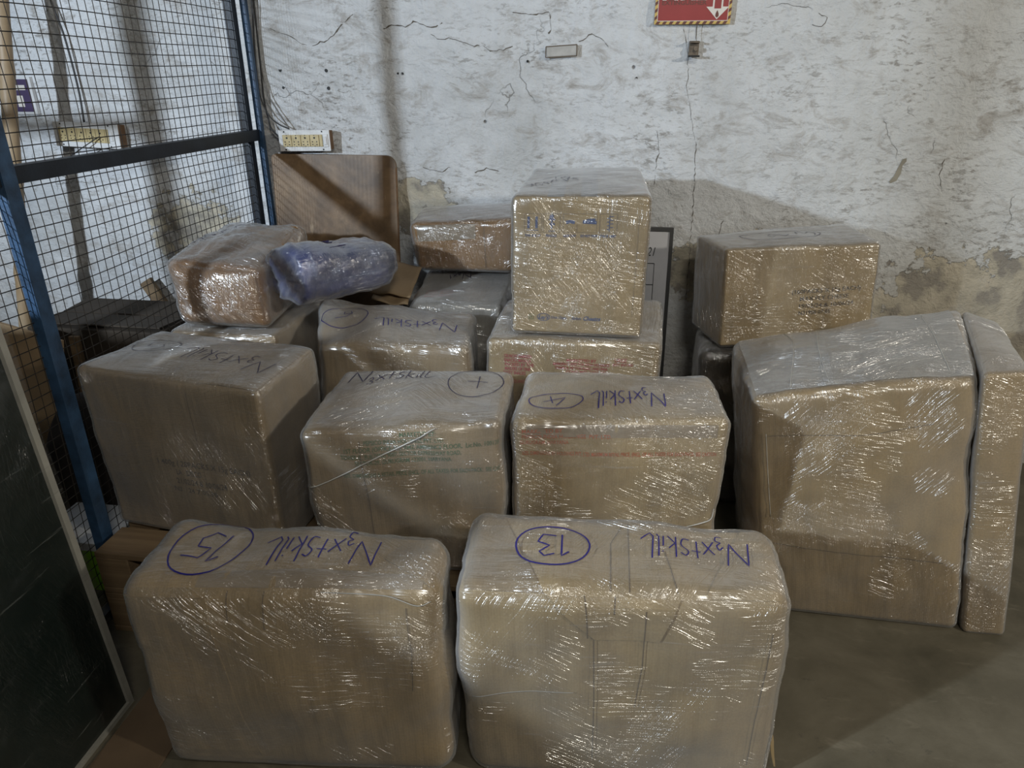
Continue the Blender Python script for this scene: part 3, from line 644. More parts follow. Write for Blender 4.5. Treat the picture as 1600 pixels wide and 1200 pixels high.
# open cracks, a peeled scar and drilled holes in the plaster
CR = [
    [(-0.931, 1.716), (-0.894, 1.731), (-0.839, 1.722), (-0.804, 1.742), (-0.767, 1.730), (-0.737, 1.717), (-0.691, 1.736)],
    [(-0.738, 1.699), (-0.714, 1.677), (-0.668, 1.681), (-0.613, 1.667), (-0.568, 1.654), (-0.531, 1.658), (-0.506, 1.636), (-0.456, 1.640), (-0.419, 1.653)],
    [(-1.393, 1.720), (-1.316, 1.696), (-1.267, 1.666), (-1.228, 1.657), (-1.173, 1.673), (-1.131, 1.695), (-1.087, 1.740), (-1.045, 1.768)],
    [(0.222, 1.707), (0.247, 1.611), (0.253, 1.501), (0.307, 1.293), (0.320, 1.072), (0.325, 0.864), (0.328, 0.672)],
    [(0.268, 1.728), (0.269, 1.675)],
    [(-0.163, 1.667), (-0.116, 1.695), (-0.079, 1.677), (-0.054, 1.651)],
    [(-0.795, 1.198), (-0.714, 1.179), (-0.686, 1.200), (-0.654, 1.185)],
    [(-0.573, 1.182), (-0.525, 1.198), (-0.477, 1.188)],
    [(0.153, 1.351), (0.165, 1.291), (0.160, 1.231), (0.157, 1.144)],
    [(-0.419, 1.770), (-0.346, 1.761), (-0.279, 1.769), (-0.273, 1.711), (-0.282, 1.696)],
    [(0.442, 1.012), (0.431, 0.934), (0.468, 0.896), (0.453, 0.869)],
    [(0.690, 1.755), (0.725, 1.738), (0.710, 1.710), (0.674, 1.718)],
    [(1.227, 1.259), (1.222, 1.200), (1.245, 1.142)],
]
rg = np.random.RandomState(3)
for ln in CR:
    P = [np.array(p) for p in ln]; Q = []
    for a, b in zip(P[:-1], P[1:]):
        n = max(2, int(np.linalg.norm(b - a) / .012))
        for k in range(n): Q.append(a + (b - a) * k / n + rg.normal(size=2) * .0016)
    Q.append(P[-1]); wd = np.abs(rg.normal(size=len(Q))) * .0011 + .0006; V = []
    for q, w_ in zip(Q, wd): yy = float(wall_y(q[0], q[1])[0]) - .0012; V += [(q[0] - w_ * .6, yy, q[1] + w_), (q[0] + w_ * .6, yy, q[1] - w_)]
    n = len(Q); V += [(x, y + .014, z) for x, y, z in V]
    F3 = [[2 * i, 2 * i + 1, 2 * i + 3, 2 * i + 2] for i in range(n - 1)] + [[2 * i, 2 * i + 2, 2 * n + 2 * i + 2, 2 * n + 2 * i] for i in range(n - 1)] + [[2 * i + 3, 2 * i + 1, 2 * n + 2 * i + 1, 2 * n + 2 * i + 3] for i in range(n - 1)]
    mesh('plaster_crack', V, F3, M['cracks'], wall)
sc_ = [(1.092, 1.262), (1.079, 1.258), (1.068, 1.225), (1.060, 1.195), (1.046, 1.175), (1.052, 1.168), (1.072, 1.178), (1.082, 1.205), (1.083, 1.235), (1.094, 1.250)]
mesh('peeled_scar', [(x, float(wall_y(x, z)[0]) - .002, z) for x, z in sc_[::-1]], [list(range(len(sc_)))], M['scar'], wall)
for hx, hz, r_ in ((-1.369, 1.569, .006), (-1.176, 1.568, .006), (-1.366, 1.504, .005), (-1.175, 1.502, .006), (-.88, 1.557, .0035), (-.862, 1.556, .0045), (.06, 1.54, .004), (-.36, 1.60, .004)):
    q = [(hx + r_ * (1 + .3 * rg.rand()) * math.cos(k * math.pi / 4), hz + r_ * (1 + .3 * rg.rand()) * math.sin(k * math.pi / 4)) for k in range(8)]
    mesh('drilled_hole', [(x, float(wall_y(hx, hz)[0]) - .0012, z) for x, z in q] + [(x, WY + .013, z) for x, z in q], [list(range(8))] + [[k, 8 + k, 8 + (k + 1) % 8, (k + 1) % 8] for k in range(8)], M['black'], wall)
# plywood board leaning on the wall
def rounded_sheet(x0, x1, z0, z1, y0, y1, th, r):
    pts = []
    for cx, cz, a0 in ((x1 - r, z1 - r, 0), (x0 + r * .4, z1 - r * .4, 90)):
        rr = r if a0 == 0 else r * .4
        pts += [(cx + rr * math.cos(R(a0 + k * 15)), cz + rr * math.sin(R(a0 + k * 15))) for k in range(7)]
    pts += [(x0, z0), (x1, z0)]; n = len(pts); f_ = lambda z: y0 + (y1 - y0) * (z - z0) / (z1 - z0)
    vs = [(x, f_(z), z) for x, z in pts] + [(x, f_(z) + th, z) for x, z in pts]
    return vs, [list(range(n))[::-1], list(range(n, 2 * n))] + [[i, (i + 1) % n, n + (i + 1) % n, n + i] for i in range(n)]
v, f = rounded_sheet(-1.435, -.897, .0, 1.248, 2.835, 2.945, .018, .045)
pb = root('plywood_board', (-1.18, 2.85, 0), 'brown scuffed plywood board leaning on the wall under the socket board', 'board'); mesh('sheet', v, f, M['ply'], pb)
v2, f2 = [], []
e = [(-.8965, z, 2.835 + .11 * z / 1.248) for z in np.linspace(.0, 1.2, 8)]
mesh('dark_edge', *tubegeo([(x - .001, y + .004, z) for x, z, y in e], .005, 6), M['boxwood'], pb)

# framed board leaning behind the tall box
fb = root('framed_board', (.03, 2.8, 0), 'black-framed white board in plastic wrap behind the tall box, dated in pen', 'board')
def lean(z): return 2.76 + (2.945 - 2.76) * z / .985
def leanbox(name, x0, x1, z0, z1, th, mat, off=0.):
    vs = [(x, lean(z) - off - d, z) for z in (z0, z1) for x, d in ((x0, 0), (x1, 0), (x1, th), (x0, th))]
    return mesh(name, vs, [[0, 1, 2, 3], [7, 6, 5, 4], [0, 4, 5, 1], [1, 5, 6, 2], [2, 6, 7, 3], [3, 7, 4, 0]], mat, fb)
leanbox('white_panel', -.27, .235, .01, .975, .008, M['whiteboard'])
leanbox('frame_bar', .232, .246, 0, .987, .016, M['blackframe']); leanbox('frame_bar', -.285, -.27, 0, .987, .016, M['blackframe'])
leanbox('frame_bar', -.27, .232, .973, .987, .016, M['blackframe']); leanbox('frame_bar', -.27, .232, 0, .012, .016, M['blackframe'])
vt, ft = textgeo('12/12/2021', 0, .3); hx = .075 + vt[:, 0] * .034; hz = .892 + vt[:, 1] * .05
mesh('pen_date', np.stack([hx + .03, [lean(z) - .0095 for z in hz], hz], 1), ft, M['black'], fb)
ll = []
for a, b in (((-.1, .845), (.178, .845)), ((.178, .845), (.178, .62)), ((-.1, .76), (.178, .76)), ((-.1, .66), (.178, .66))):
    ll.append(beamgeo((a[0], lean(a[1]) - .009, a[1]), (b[0], lean(b[1]) - .009, b[1]), .0025, .0025, Vector((0, 1, 0))))
mesh('ruled_lines', *merge(ll), M['black'], fb)

# ------------------------------------------------------------------ pallets under the stacked rows
def pallet(name, x0, x1, y0, y1, z0, label, group):
    t = root(name, ((x0 + x1) / 2, (y0 + y1) / 2, z0), label, 'pallet', group)
    n = 7; wd = (y1 - y0) / n
    for i in range(n): box('deck_plank', (x0, y0 + i * wd, z0 + .125), (x1, y0 + (i + .82) * wd, z0 + .143), M['pallet'], t, .002)
    for xx in (x0, (x0 + x1) / 2 - .05, x1 - .10):
        box('stringer', (xx, y0, z0 + .02), (xx + .10, y1 - .02, z0 + .1245), M['pallet'], t, .003)
    for i in (0, 3, 6): box('bottom_plank', (x0, y0 + i * wd, z0), (x1, y0 + (i + .82) * wd, z0 + .0195), M['pallet'], t, .002)
    return t
for (x0, x1) in ((-1.43, -.80), (-.78, .33)):
    side = 'left' if x0 < -1 else 'middle'
    for k in range(2):
        where = ('under the box at the fence' if side == 'left' else 'under the two middle boxes')
        pallet('wooden_pallet', x0, x1, 1.50, 2.60 if x0 < -1 else 2.34, k * .1445, 'pale wooden pallet ' + where + (', upper of two' if k else ', lower of two'), 'pallets under the stacked boxes')
PT = .29

# floor cardboard
o = mesh('cardboard_sheet', *boxgeo((-1.19, .62, .0005), (-1.02, 1.32, .006), .001), M['floorcard']); tagtop(o, 'flattened brown cardboard lying on the floor beside the front box', 'cardboard')

# ------------------------------------------------------------------ leaning dark boards at the far left
db = root('wrapped_glass_board', (-1.30, .7, 0), 'dark green board stack wrapped in film, leaning against the fence', 'board')
def prism(x0b, x0t, th, y0, y1, z0, z1): # leaning slab, foot thickened to block lamp light in the gap by the fence
    vs = []
    tb = th + (.055 if z1 > .5 else 0)
    for y in (y0, y1): vs += [(x0b, y, z0), (x0b - tb, y, z0), (x0t - th, y, z1), (x0t, y, z1)]
    return vs, [[0, 1, 2, 3], [7, 6, 5, 4], [0, 4, 5, 1], [1, 5, 6, 2], [2, 6, 7, 3], [3, 7, 4, 0]]
HP = 1.12
mesh('dark_panel', *prism(-1.217, -1.285, .14, -.6, 1.245, .012, HP), M['glass'], db)
mesh('edge_strip', *prism(-1.208, -1.275, .15, 1.245, 1.262, .0, HP + .008), M['frame'], db)
mesh('edge_strip', *prism(-1.208, -1.2085, .15, -.6, 1.245, .0, .012), M['frame'], db)
FM = film('film_dark', 9, .012, (.4, .42, .40), .8, .0, ang=(76, 68, 95), ior=1.36, graze=.0)
vs = []; ny, nz = 40, 40; sn = SN(44, 3)
for i in range(ny + 1):
    for j in range(nz + 1):
        y = -.6 + 1.868 * i / ny; z = HP * j / nz; vs.append((-1.203 - .067 * z / HP + .003 * sn(np.array([[0, y, z]]))[0] + (.035 * max(0, 1 - z / .14) * max(0, 1 - abs(y - .95) / .3)), y, z))
fs = [[i * (nz + 1) + j, (i + 1) * (nz + 1) + j, (i + 1) * (nz + 1) + j + 1, i * (nz + 1) + j + 1] for i in range(ny) for j in range(nz)]
o = mesh('stretch_film', vs, fs, FM, db, True); uvl = o.data.uv_layers.new(name='UVMap')
uvl.data.foreach_set('uv', np.array([(vs[l.vertex_index][1], vs[l.vertex_index][2]) for l in o.data.loops]).ravel())

# ------------------------------------------------------------------ film materials
F_ = [film('film_a', 1, .05, ang=(3, -8, 40)), film('film_b', 2, .05, ang=(0, 26, -58)), film('film_c', 3, .06, ang=(-2, 58, -16)),
      film('film_d', 4, .07, ang=(5, 48, -35)), film('film_e', 5, .05, crumple=.15, ang=(0, 62, 25)), film('film_f', 6, .05, crumple=.55, ang=(10, 50, 90), ior=1.62),
      film('film_g', 7, .05, crumple=.45, ang=(80, 15, -40)), film('film_h', 8, .07, (.50, .49, .47), crumple=.3, ang=(5, -30, 20))]
G = 'film-wrapped cartons'
def word(wf, p, face, cx, cy, size, rot, sx=1., mat='ink', w=.0032, skew=0.): wf.strokes('handwriting', face, place(hand_word(), cx, cy, size, rot, sx, skew=skew), M[mat], p, w=w, off=wf.ink)
def ring(wf, p, face, cx, cy, rx, ry, txt, size, rot, mat='ink', sx=1., w=.0032):
    wf.strokes('handwriting', face, [circ(cx, cy, rx, ry, -95, 290, wob=.03)] + number(txt, cx, cy, size, rot, sx), M[mat], p, w=w, off=wf.ink)
PI = math.pi
# --- front left box (15)
t, wb, wf = parcel('wrapped_box', 'film-wrapped carton at front left, marked 15 in a ring on top',
    [(-1.022, 1.085, .548), (-.318, 1.158, .565), (-.340, 1.345, .562), (-1.005, 1.335, .565)], [(-1.00, 1.10, 0), (-.312, 1.165, 0), (-.33, 1.36, 0), (-.985, 1.34, 0)], K['tan'], F_[0], r=.042, group=G,
    bulge=dict(F=.022, T=.010, R=.006, L=.012), amp=.005, seed=11, n=34, film_off=.006)
word(wf, t, 'T', .065, .0, .088, PI + .02, .70); ring(wf, t, 'T', -.19, .005, .085, .085, '15', .085, PI - .2)
wb.slab('tape_strip', 'T', [(-.5, -.98), (.9, -.98), (.9, -.55), (-.5, -.55)], M['tape'], t, .0008, .0004)
wb.slab('end_flap', 'T', [(.62, -.1), (.97, -.9), (.97, .9), (.72, .5)], K['dull'], t, .0008, .002)
wb.slab('overlap_flap', 'F', [(-1.0, -.96), (-.30, -.96), (-.42, .9), (-1.0, .9)], K['tan'], t, .001, .004)
wb.strokes('crease_line', 'F', [[(-.02, .27), (-.025, .18)], [(.27, .23), (.275, .10), (.27, 0)], [(-.10, .27), (-.10, .2)]], M['seam'], t, w=.002, off=.002)
wf.rope('F', [(.10, .27), (.22, .262), (.29, .24), (.325, .245)], .0010, M['filmw'], t)
# --- front right box (13)
t, wb, wf = parcel('wrapped_box', 'film-wrapped carton at front centre, marked 13 in a ring on top',
    [(-.290, 1.165, .555), (.408, 1.222, .560), (.408, 1.480, .562), (-.298, 1.455, .575)], [(-.262, 1.18, 0), (.432, 1.235, 0), (.43, 1.49, 0), (-.28, 1.47, 0)], K['pale'], F_[1], r=.040, group=G,
    bulge=dict(F=.010, T=.008, R=.012, L=.004), amp=.004, seed=23, n=34, film_off=.006)
word(wf, t, 'T', .165, .015, .080, PI - .03, .72); ring(wf, t, 'T', -.150, .0, .083, .070, '13', .075, PI + .05, w=.0042)
wb.slab('hanging_flap', 'F', [(-.15, .60), (.24, .60), (.36, .995), (-.44, .995)], K['pale'], t, .001, .0035, label='corner flap folded over the edge')
wb.slab('end_flap', 'T', [(.50, -.98), (.97, -.95), (.97, .85), (.80, .8)], K['pale'], t, .0008, .0025)
wb.slab('end_flap', 'T', [(-.97, -.9), (-.46, -.98), (-.80, .9), (-.97, .9)], K['dull'], t, .0008, .0025)
wb.strokes('crease_line', 'F', [[(-.075, .285), (-.07, .24), (-.068, .175)], [(-.01, .285), (-.012, .24)], [(.055, .25), (.05, .10), (.035, -.02)], [(.32, .2), (.31, .0), (.30, -.2)], [(-.055, .17), (-.055, 0), (-.06, -.2)]], M['seam'], t, w=.0022, off=.0052)
wb.strokes('crease_line', 'T', [[(-.02, -.12), (-.02, .03), (.01, .10)], [(.02, -.12), (.02, .1)], [(.12, -.12), (.1, .0)]], M['seam'], t, w=.0018, off=.0015)
wf.rope('F', [(-.33, -.02), (-.25, .0), (-.18, .012), (-.10, .02)], .0007, M['filmw'], t)
wb.slab('torn_flap', 'R', [(-.62, -.50), (-.45, -.42), (-.30, -.75), (-.75, -.86)], K['pale'], t, .007, .002, nx=6, ny=6, label='torn bit of carton sticking out low on the side', lift=.018)
# --- second row, box at fence (5)
t, wb, wf = parcel('wrapped_box', 'film-wrapped carton against the fence, marked 5, date 10/06/24 printed on front',
    [(-1.452, 1.640, .805), (-.885, 1.565, .795), (-.855, 1.865, .81), (-1.40, 1.96, .80)], [(-1.446, 1.650, PT + .004), (-.88, 1.575, PT + .004), (-.86, 1.90, PT + .004), (-1.40, 1.96, PT + .004)], K['dull'], F_[2], r=.012, group=G,
    bulge=dict(F=.008, T=.012, R=.006, L=.004), amp=.003, seed=31, n=28)
word(wf, t, 'T', .09, -.015, .075, PI - .08, .95, mat='inkdark', w=.0028); ring(wf, t, 'T', -.17, .02, .075, .055, '5', .07, PI + .9, 'inkdark', 1.2, w=.0022)
hs = wb.h
for i, (s_, x_, sz) in enumerate((('1 400g ( 28PACKS X 15g EACH)', .09, .025), ('LA   DISCO', .04, .025), ('21/02/24 & 10/06/24', .075, .025), ('N3   24 7 05.30', .05, .022))):
    print_on(wb, 'F', s_, x_ - .02, -.0 - i * .029, sz, M['pblack'], t, width=(.29, .08, .16, .14)[i])
wb.slab('tape_strip', 'T', [(-.95, .15), (.5, .05), (.5, .42), (-.95, .50)], M['tape'], t, .0008, .0004)
wb.slab('end_flap', 'T', [(.35, -.95), (.97, -.95), (.97, .9), (.42, .6)], K['dull'], t, .0008, .002)
wb.strokes('crease_line', 'F', [[(.065, .23), (.065, .05), (.075, -.07)]], M['seam'], t, w=.0018, off=.0018)
# --- second row, middle left (7, green print)
t, wb, wf = parcel('wrapped_box', 'film-wrapped carton with green printed lines and marked 7, middle of second row',
    [(-.755, 1.505, .715), (-.248, 1.550, .762), (-.262, 1.865, .770), (-.745, 1.83, .760)], [(-.735, 1.52, PT + .004), (-.246, 1.57, PT + .004), (-.26, 1.87, PT + .004), (-.74, 1.84, PT + .004)], K['dull'], F_[3], r=.018, group=G,
    bulge=dict(F=.010, T=.012, R=.006, L=.008), amp=.004, seed=41, n=28)
word(wf, t, 'T', -.085, .105, .062, .03, .95, mat='inkdark', w=.0028); ring(wf, t, 'T', .155, .06, .075, .085, '7', .075, .05, 'inkdark', 1., w=.0026)
GL = [('MARKETED BY:', .035, .09), ('PEPSICO INDIA HOLDINGS PVT. LTD.', .0, .20), ('1ST FLOOR (OFFICE-01), RMZ AMBIENCE FLOOR,  Lic.No. 10012064000', .06, .42), ('TOWER-B,  BUILDING 9007, SECTOR EXPRESSWAY ROAD,', -.01, .30), ('SECTOR-29, GURUGRAM 122001, HARYANA', -.005, .24), ('', 0, 0), ('SIZE, DIMENSIONS & RETAIL PRICE (INCL. OF ALL TAXES) FOR EACH PACK:  SEE CARTON', .05, .42)]
for i, (s_, x_, wd) in enumerate(GL):
    if s_: print_on(wb, 'F', s_, x_ + .01, .212 - i * .0185, .018, M['pgreen'], t, width=wd)
wb.strokes('printed_square', 'F', [rectline(-.165, -.105, .046, .05)], M['pline'], t, w=.0014, off=.0015)
wb.strokes('printed_square', 'F', [rectline(.205, -.13, .017, .02), circ(.205, -.13, .003, .003, n=8)], M['pgreen'], t, w=.0016, off=.0015)
wb.strokes('crease_line', 'F', [[(-.10, .2), (-.095, .0), (-.09, -.17)]], M['seam'], t, w=.0022, off=.0018)
wb.slab('tape_strip', 'T', [(-.9, -.75), (.85, -.55), (.85, -.15), (-.8, -.35)], M['tape'], t, .0008, .0004)
wf.rope('F', [(-.255, .055), (-.17, .095), (-.09, .14), (.0, .18), (.09, .225)], .0016, M['filmw'], t)
# --- second row, middle right (4, orange print)
t, wb, wf = parcel('wrapped_box', 'film-wrapped carton with orange printed line and marked 4, right in second row',
    [(-.222, 1.582, .752), (.318, 1.645, .758), (.292, 1.925, .762), (-.215, 1.885, .762)], [(-.215, 1.61, PT + .004), (.318, 1.67, PT + .004), (.30, 1.925, PT + .004), (-.215, 1.89, PT + .004)], K['pale'], F_[4], r=.020, group=G,
    bulge=dict(F=.008, T=.010, R=.010, L=.006), amp=.0042, seed=52, n=28)
word(wf, t, 'T', .020, -.045, .075, PI + .01, .62); ring(wf, t, 'T', -.165, -.050, .070, .040, '4', .05, PI + .3, 'ink', 1.8, w=.0026)
OL = [('MARKETED BY', -.19, .10), ('PEPSICO INDIA HOLDINGS  PVT. LTD.', -.13, .22), ('GURUGRAM, HARYANA', -.185, .12), ('', 0, 0), ('SIZE, DIMENSIONS BY HOLDINGS PVT. LTD. MAXIMUM RETAIL PRICE, (INCL. OF ALL TAXES) FOR EACH PACK: SEE CARTON', .0, .48)]
for i, (s_, x_, wd) in enumerate(OL):
    if s_: print_on(wb, 'F', s_, x_, .205 - i * .0165, .016, M['porange'], t, width=wd)
wb.strokes('printed_square', 'F', [rectline(-.20, -.105, .044, .05)], M['pline'], t, w=.0014, off=.0015)
wb.strokes('printed_square', 'F', [rectline(.205, -.12, .017, .018), circ(.205, -.12, .003, .003, n=8)], M['pgreen'], t, w=.002, off=.0015)
wb.slab('tape_strip', 'F', [(-.97, .80), (.9, .80), (.9, .96), (-.97, .96)], M['tape'], t, .0006, .0004)
wf.rope('F', [(.01, -.135), (.10, -.115), (.19, -.09), (.25, -.07), (.268, -.04)], .0015, M['filmw'], t)
# --- large right box
t, wb, wf = parcel('large_wrapped_box', 'biggest film-wrapped carton, at the right, slumped with a flap along its side',
    [(.418, 1.872, .722), (.968, 1.858, .825), (1.120, 2.36, .862), (.430, 2.34, .725)], [(.52, 1.875, 0), (1.108, 1.856, 0), (1.16, 2.37, 0), (.53, 2.36, 0)], K['tan'], F_[6], r=.022, group=G,
    bulge=dict(F=.016, T=.018, R=.002, L=.012), amp=.006, seed=61, n=36)
wside = WBox([(.974, 1.848, .838), (1.085, 1.850, .850), (1.245, 2.36, .82), (1.128, 2.36, .86)], [(1.122, 1.848, 0), (1.238, 1.850, 0), (1.30, 2.36, 0), (1.18, 2.36, 0)], .010, dict(F=.002, R=.006, T=.012), .002, 3, 66)
wside.body('side_flap', K['tan'], t, n=14, label='upright flap along the right side'); wside.r = .016; wside.body('stretch_film', F_[1], t, off=.005, wr=.0006, n=18)
wb.strokes('dent_line', 'F', [[(-.26, -.12), (.0, -.14), (.25, -.16)], [(-.27, .27), (0, .26), (.2, .275)]], M['seam'], t, w=.002, off=.0015)
wf.slab('film_sheet', 'T', [(-.34, -.92), (.97, -.92), (.90, .95), (-.30, .95)], F_[7], t, .010, .0004, label='loose milky layer of film across the top')
wf.slab('film_sheet', 'T', [(-.96, -.92), (-.25, -.92), (-.22, .95), (-.96, .95)], F_[7], t, .009, .0004)
for ln in ([(-.09, -.22), (-.095, 0), (-.08, .22)], [(-.2, -.22), (-.16, .05), (-.17, .22)], [(.24, -.2), (.22, 0), (.2, .2)]): wf.rope('T', ln, .0008, M['filmw'], t, .011)
wf.rope('F', [(-.275, .28), (-.268, .1), (-.262, -.02)], .001, M['filmw'], t)
# --- third row box marked 6
t, wb, wf = parcel('wrapped_box', 'film-wrapped carton marked 6 in a ring, lying below the blue bundle',
    [(-.885, 1.965, .780), (-.415, 1.965, .795), (-.452, 2.30, .795), (-1.015, 2.33, .815)], [(-.885, 1.97, PT + .004), (-.41, 1.97, PT + .004), (-.44, 2.30, PT + .004), (-1.0, 2.33, PT + .004)], K['dull'], F_[3], r=.018, group=G,
    bulge=dict(F=.006, T=.020, R=.010, L=.010), amp=.005, seed=71, n=26)
word(wf, t, 'T', .075, -.035, .070, PI + .06, .95); ring(wf, t, 'T', -.17, .01, .082, .085, '6', .075, PI - .6, w=.0026)
# --- lower box of the tall one
t, wb, wf = parcel('wrapped_box', 'film-wrapped carton with red print, directly under the tall standing box',
    [(-.355, 1.985, .822), (.158, 1.985, .830), (.182, 2.44, .828), (-.352, 2.40, .822)], [(-.352, 1.99, PT + .004), (.150, 1.99, PT + .004), (.178, 2.44, PT + .004), (-.348, 2.40, PT + .004)], K['pale'], F_[5], r=.014, group=G,
    bulge=dict(F=.006, T=.0, R=.006, L=.006), amp=.0025, seed=81, n=26)
for i, (s_, x_, wd) in enumerate((('CRUNCHY NAMKEEN', -.165, .085), ('SNACKS MASALA', -.165, .085), ('PACKED BY THE', -.160, .09), ('MAKERS OF FINE', -.165, .08), ('TASTY SNACKS', -.175, .07), ('', 0, 0), ('NET QUANTITY 28 PACKS', -.14, .12))):
    if s_: print_on(wb, 'F', s_, x_, .214 - i * .0135, .015, M['pred'], t, width=wd, bold=.02)
for i, (s_, x_, wd) in enumerate((('MARKETED BY', .03, .09), ('MANUFACTURED FOR INDIA HOLDINGS', .03, .17), ('TOWER-B, SECTOR ROAD, HARYANA', .03, .16), ('CONSUMER CARE CELL', .05, .13))):
    print_on(wb, 'F', s_, x_, .208 - i * .0125, .013, M['pred'], t, width=wd, bold=.015)
print_on(wb, 'F', 'URGE', .148, .212, .018, M['pred'], t, width=.036); print_on(wb, 'F', 'BEST BEFORE', .155, .198, .012, M['pred'], t, width=.06)
# --- the tall top box
t, wb, wf = parcel('tall_wrapped_box', 'tallest film-wrapped carton standing on the stack, blue handling symbols on front',
    [(-.276, 1.995, 1.240), (.097, 1.995, 1.248), (.080, 2.62, 1.252), (-.283, 2.60, 1.238)], [(-.280, 1.998, .846), (.098, 1.998, .846), (.085, 2.62, .846), (-.28, 2.60, .846)], K['pale'], F_[5], r=.009, group=G,
    bulge=dict(F=.003, T=.012, R=.008, L=.004), amp=.0018, seed=91, n=28, rfilm=.013)
wf.strokes('handwriting', 'T', place(hand_word()[:9], -.115, -.12, .055, PI + .5, .9) + place(hand_word()[:6], -.12, .0, .06, PI - .6, .9) + [circ(-.10, .15, .03, .02, 20, 330, 20)], M['inkdark'], t, w=.0026, off=wf.ink)
wb.slab('tape_strip', 'T', [(.00, -.98), (.24, -.98), (.20, .98), (-.04, .98)], M['tapew'], t, .0008, .0005)
wb.slab('tape_strip', 'T', [(-.50, -.98), (-.25, -.98), (-.30, .98), (-.55, .98)], M['tapew'], t, .0008, .0005)
ic = [(-.13 + i * .052, .128) for i in range(5)]
wb.strokes('symbol_box', 'F', [rectline(x_, .128, .047, .052) for x_, z_ in ic[:2] + ic[4:]], M['pline'], t, w=.0011, off=.0014)
wb.strokes('symbol_box', 'F', [rectline((ic[2][0] + ic[3][0]) / 2, .128, .092, .052), [(ic[2][0] + .018, .102), (ic[2][0] + .018, .125)]], M['pline'], t, w=.0009, off=.0014)
up = [[(-.012, -.015), (-.012, .018)], [(.010, -.015), (.010, .018)], [(-.018, -.02), (.016, -.02)]]
wb.strokes('handling_symbol', 'F', [[(x + ic[0][0], y + .128) for x, y in l] for l in up[:2]], M['pblue'], t, w=.0065, off=.0014)
wb.strokes('handling_symbol', 'F', [[(x + ic[0][0], y + .128) for x, y in up[2]], [(ic[1][0] - .008, .106), (ic[1][0] + .01, .106)], [(ic[4][0] + .003, .105), (ic[4][0] + .003, .150)]], M['pblue'], t, w=.002, off=.0014)
wb.strokes('handling_symbol', 'F', [[(ic[1][0], .112), (ic[1][0], .148)], [(ic[1][0] - .008, .138), (ic[1][0] + .010, .138)], [(ic[1][0] - .007, .125), (ic[1][0] + .009, .125)], circ(ic[1][0], .146, .004, .004, n=8)], M['pblue'], t, w=.005, off=.0014)
wb.strokes('handling_symbol', 'F', [[(ic[2][0] - .012, .130), (ic[2][0], .133), (ic[2][0] + .012, .130)], [(ic[3][0] - .018, .132), (ic[3][0] + .02, .130)], [(ic[3][0] - .008, .135), (ic[3][0] + .016, .137)]], M['pblue'], t, w=.009, off=.0014)
wb.strokes('handling_symbol', 'F', [[(ic[4][0] - .004 + (k % 2) * .009, .112 + k * .005), (ic[4][0] + .004 + (k % 2) * .009, .112 + k * .005)] for k in range(8)], M['pblue'], t, w=.002, off=.0014)
for x_, s_, wd in zip([q[0] for q in ic], ('THIS SIDE UP', 'FRAGILE', 'KEEP DRY', 'DO NOT DROP', 'STACK LIMIT'), (.044, .030, .036, .046, .046)): print_on(wb, 'F', s_, x_, .093, .010, M['pblue'], t, width=wd, bold=.03)
wb.strokes('printed_square', 'F', [rectline(-.130, -.150, .013, .015), circ(-.130, -.150, .002, .002, n=8)], M['pgreen'], t, w=.0016, off=.0014)
print_on(wb, 'F', "Lay's", -.094, -.150, .015, M['pblue'], t, bold=.03, shear=.3, name='logo_print'); wb.strokes('logo_print', 'F', [circ(-.094, -.150, .018, .011, n=24)], M['pblue'], t, w=.0018, off=.0014)
print_on(wb, 'F', 'Uncle Chipps', -.050, -.149, .013, M['pblue'], t, width=.046, shear=.4, name='logo_print')
print_on(wb, 'F', 'Kurkure', .001, -.150, .013, M['pblue'], t, width=.026, bold=.02, shear=.3, name='logo_print')
print_on(wb, 'F', 'Cheetos', .046, -.149, .018, M['pblue'], t, width=.050, bold=.03, shear=.5, name='logo_print')
wb.strokes('crease_line', 'F', [[(.160, .15), (.160, .0), (.158, -.14)]], M['pline'], t, w=.001, off=.0016)
# --- support carton under the brown one
t, wb, wf = parcel('wrapped_box', 'dark wrapped carton hidden in shade under the brown lumpy parcel',
    [(-1.42, 2.03, .776), (-1.06, 2.03, .776), (-1.05, 2.55, .776), (-1.42, 2.58, .776)], [(-1.42, 2.03, PT + .004), (-1.06, 2.03, PT + .004), (-1.05, 2.55, PT + .004), (-1.42, 2.58, PT + .004)], K['dull'], F_[2], r=.012, group=G, bulge=dict(T=0, L=0), amp=.002, seed=95, n=14)
# --- brown lumpy parcel by the fence
t, wb, wf = parcel('brown_wrapped_parcel', 'brown lumpy film-wrapped parcel beside the fence, left of the blue bundle',
    [(-1.405, 2.045, 1.005), (-1.095, 2.045, .990), (-1.16, 2.58, 1.025), (-1.455, 2.56, 1.03)], [(-1.385, 2.045, .80), (-1.078, 2.045, .80), (-1.14, 2.60, .80), (-1.43, 2.60, .80)], K['brown'], F_[5], r=.028, group=G,
    bulge=dict(F=.030, T=.030, R=.002, L=.010), amp=.005, freq=4.5, seed=101, n=30, wr=.0015)
wf.strokes('handwriting', 'T', place(hand_word(), -.07, .07, .065, 1.2, .9) + place(hand_word()[:7], -.11, -.02, .06, 1.25, .9), M['inkdark'], t, w=.003, off=wf.ink)
wb.slab('end_flap', 'T', [(-.1, .25), (.97, .1), (.9, .97), (.1, .95)], K['orange'], t, .001, .003)
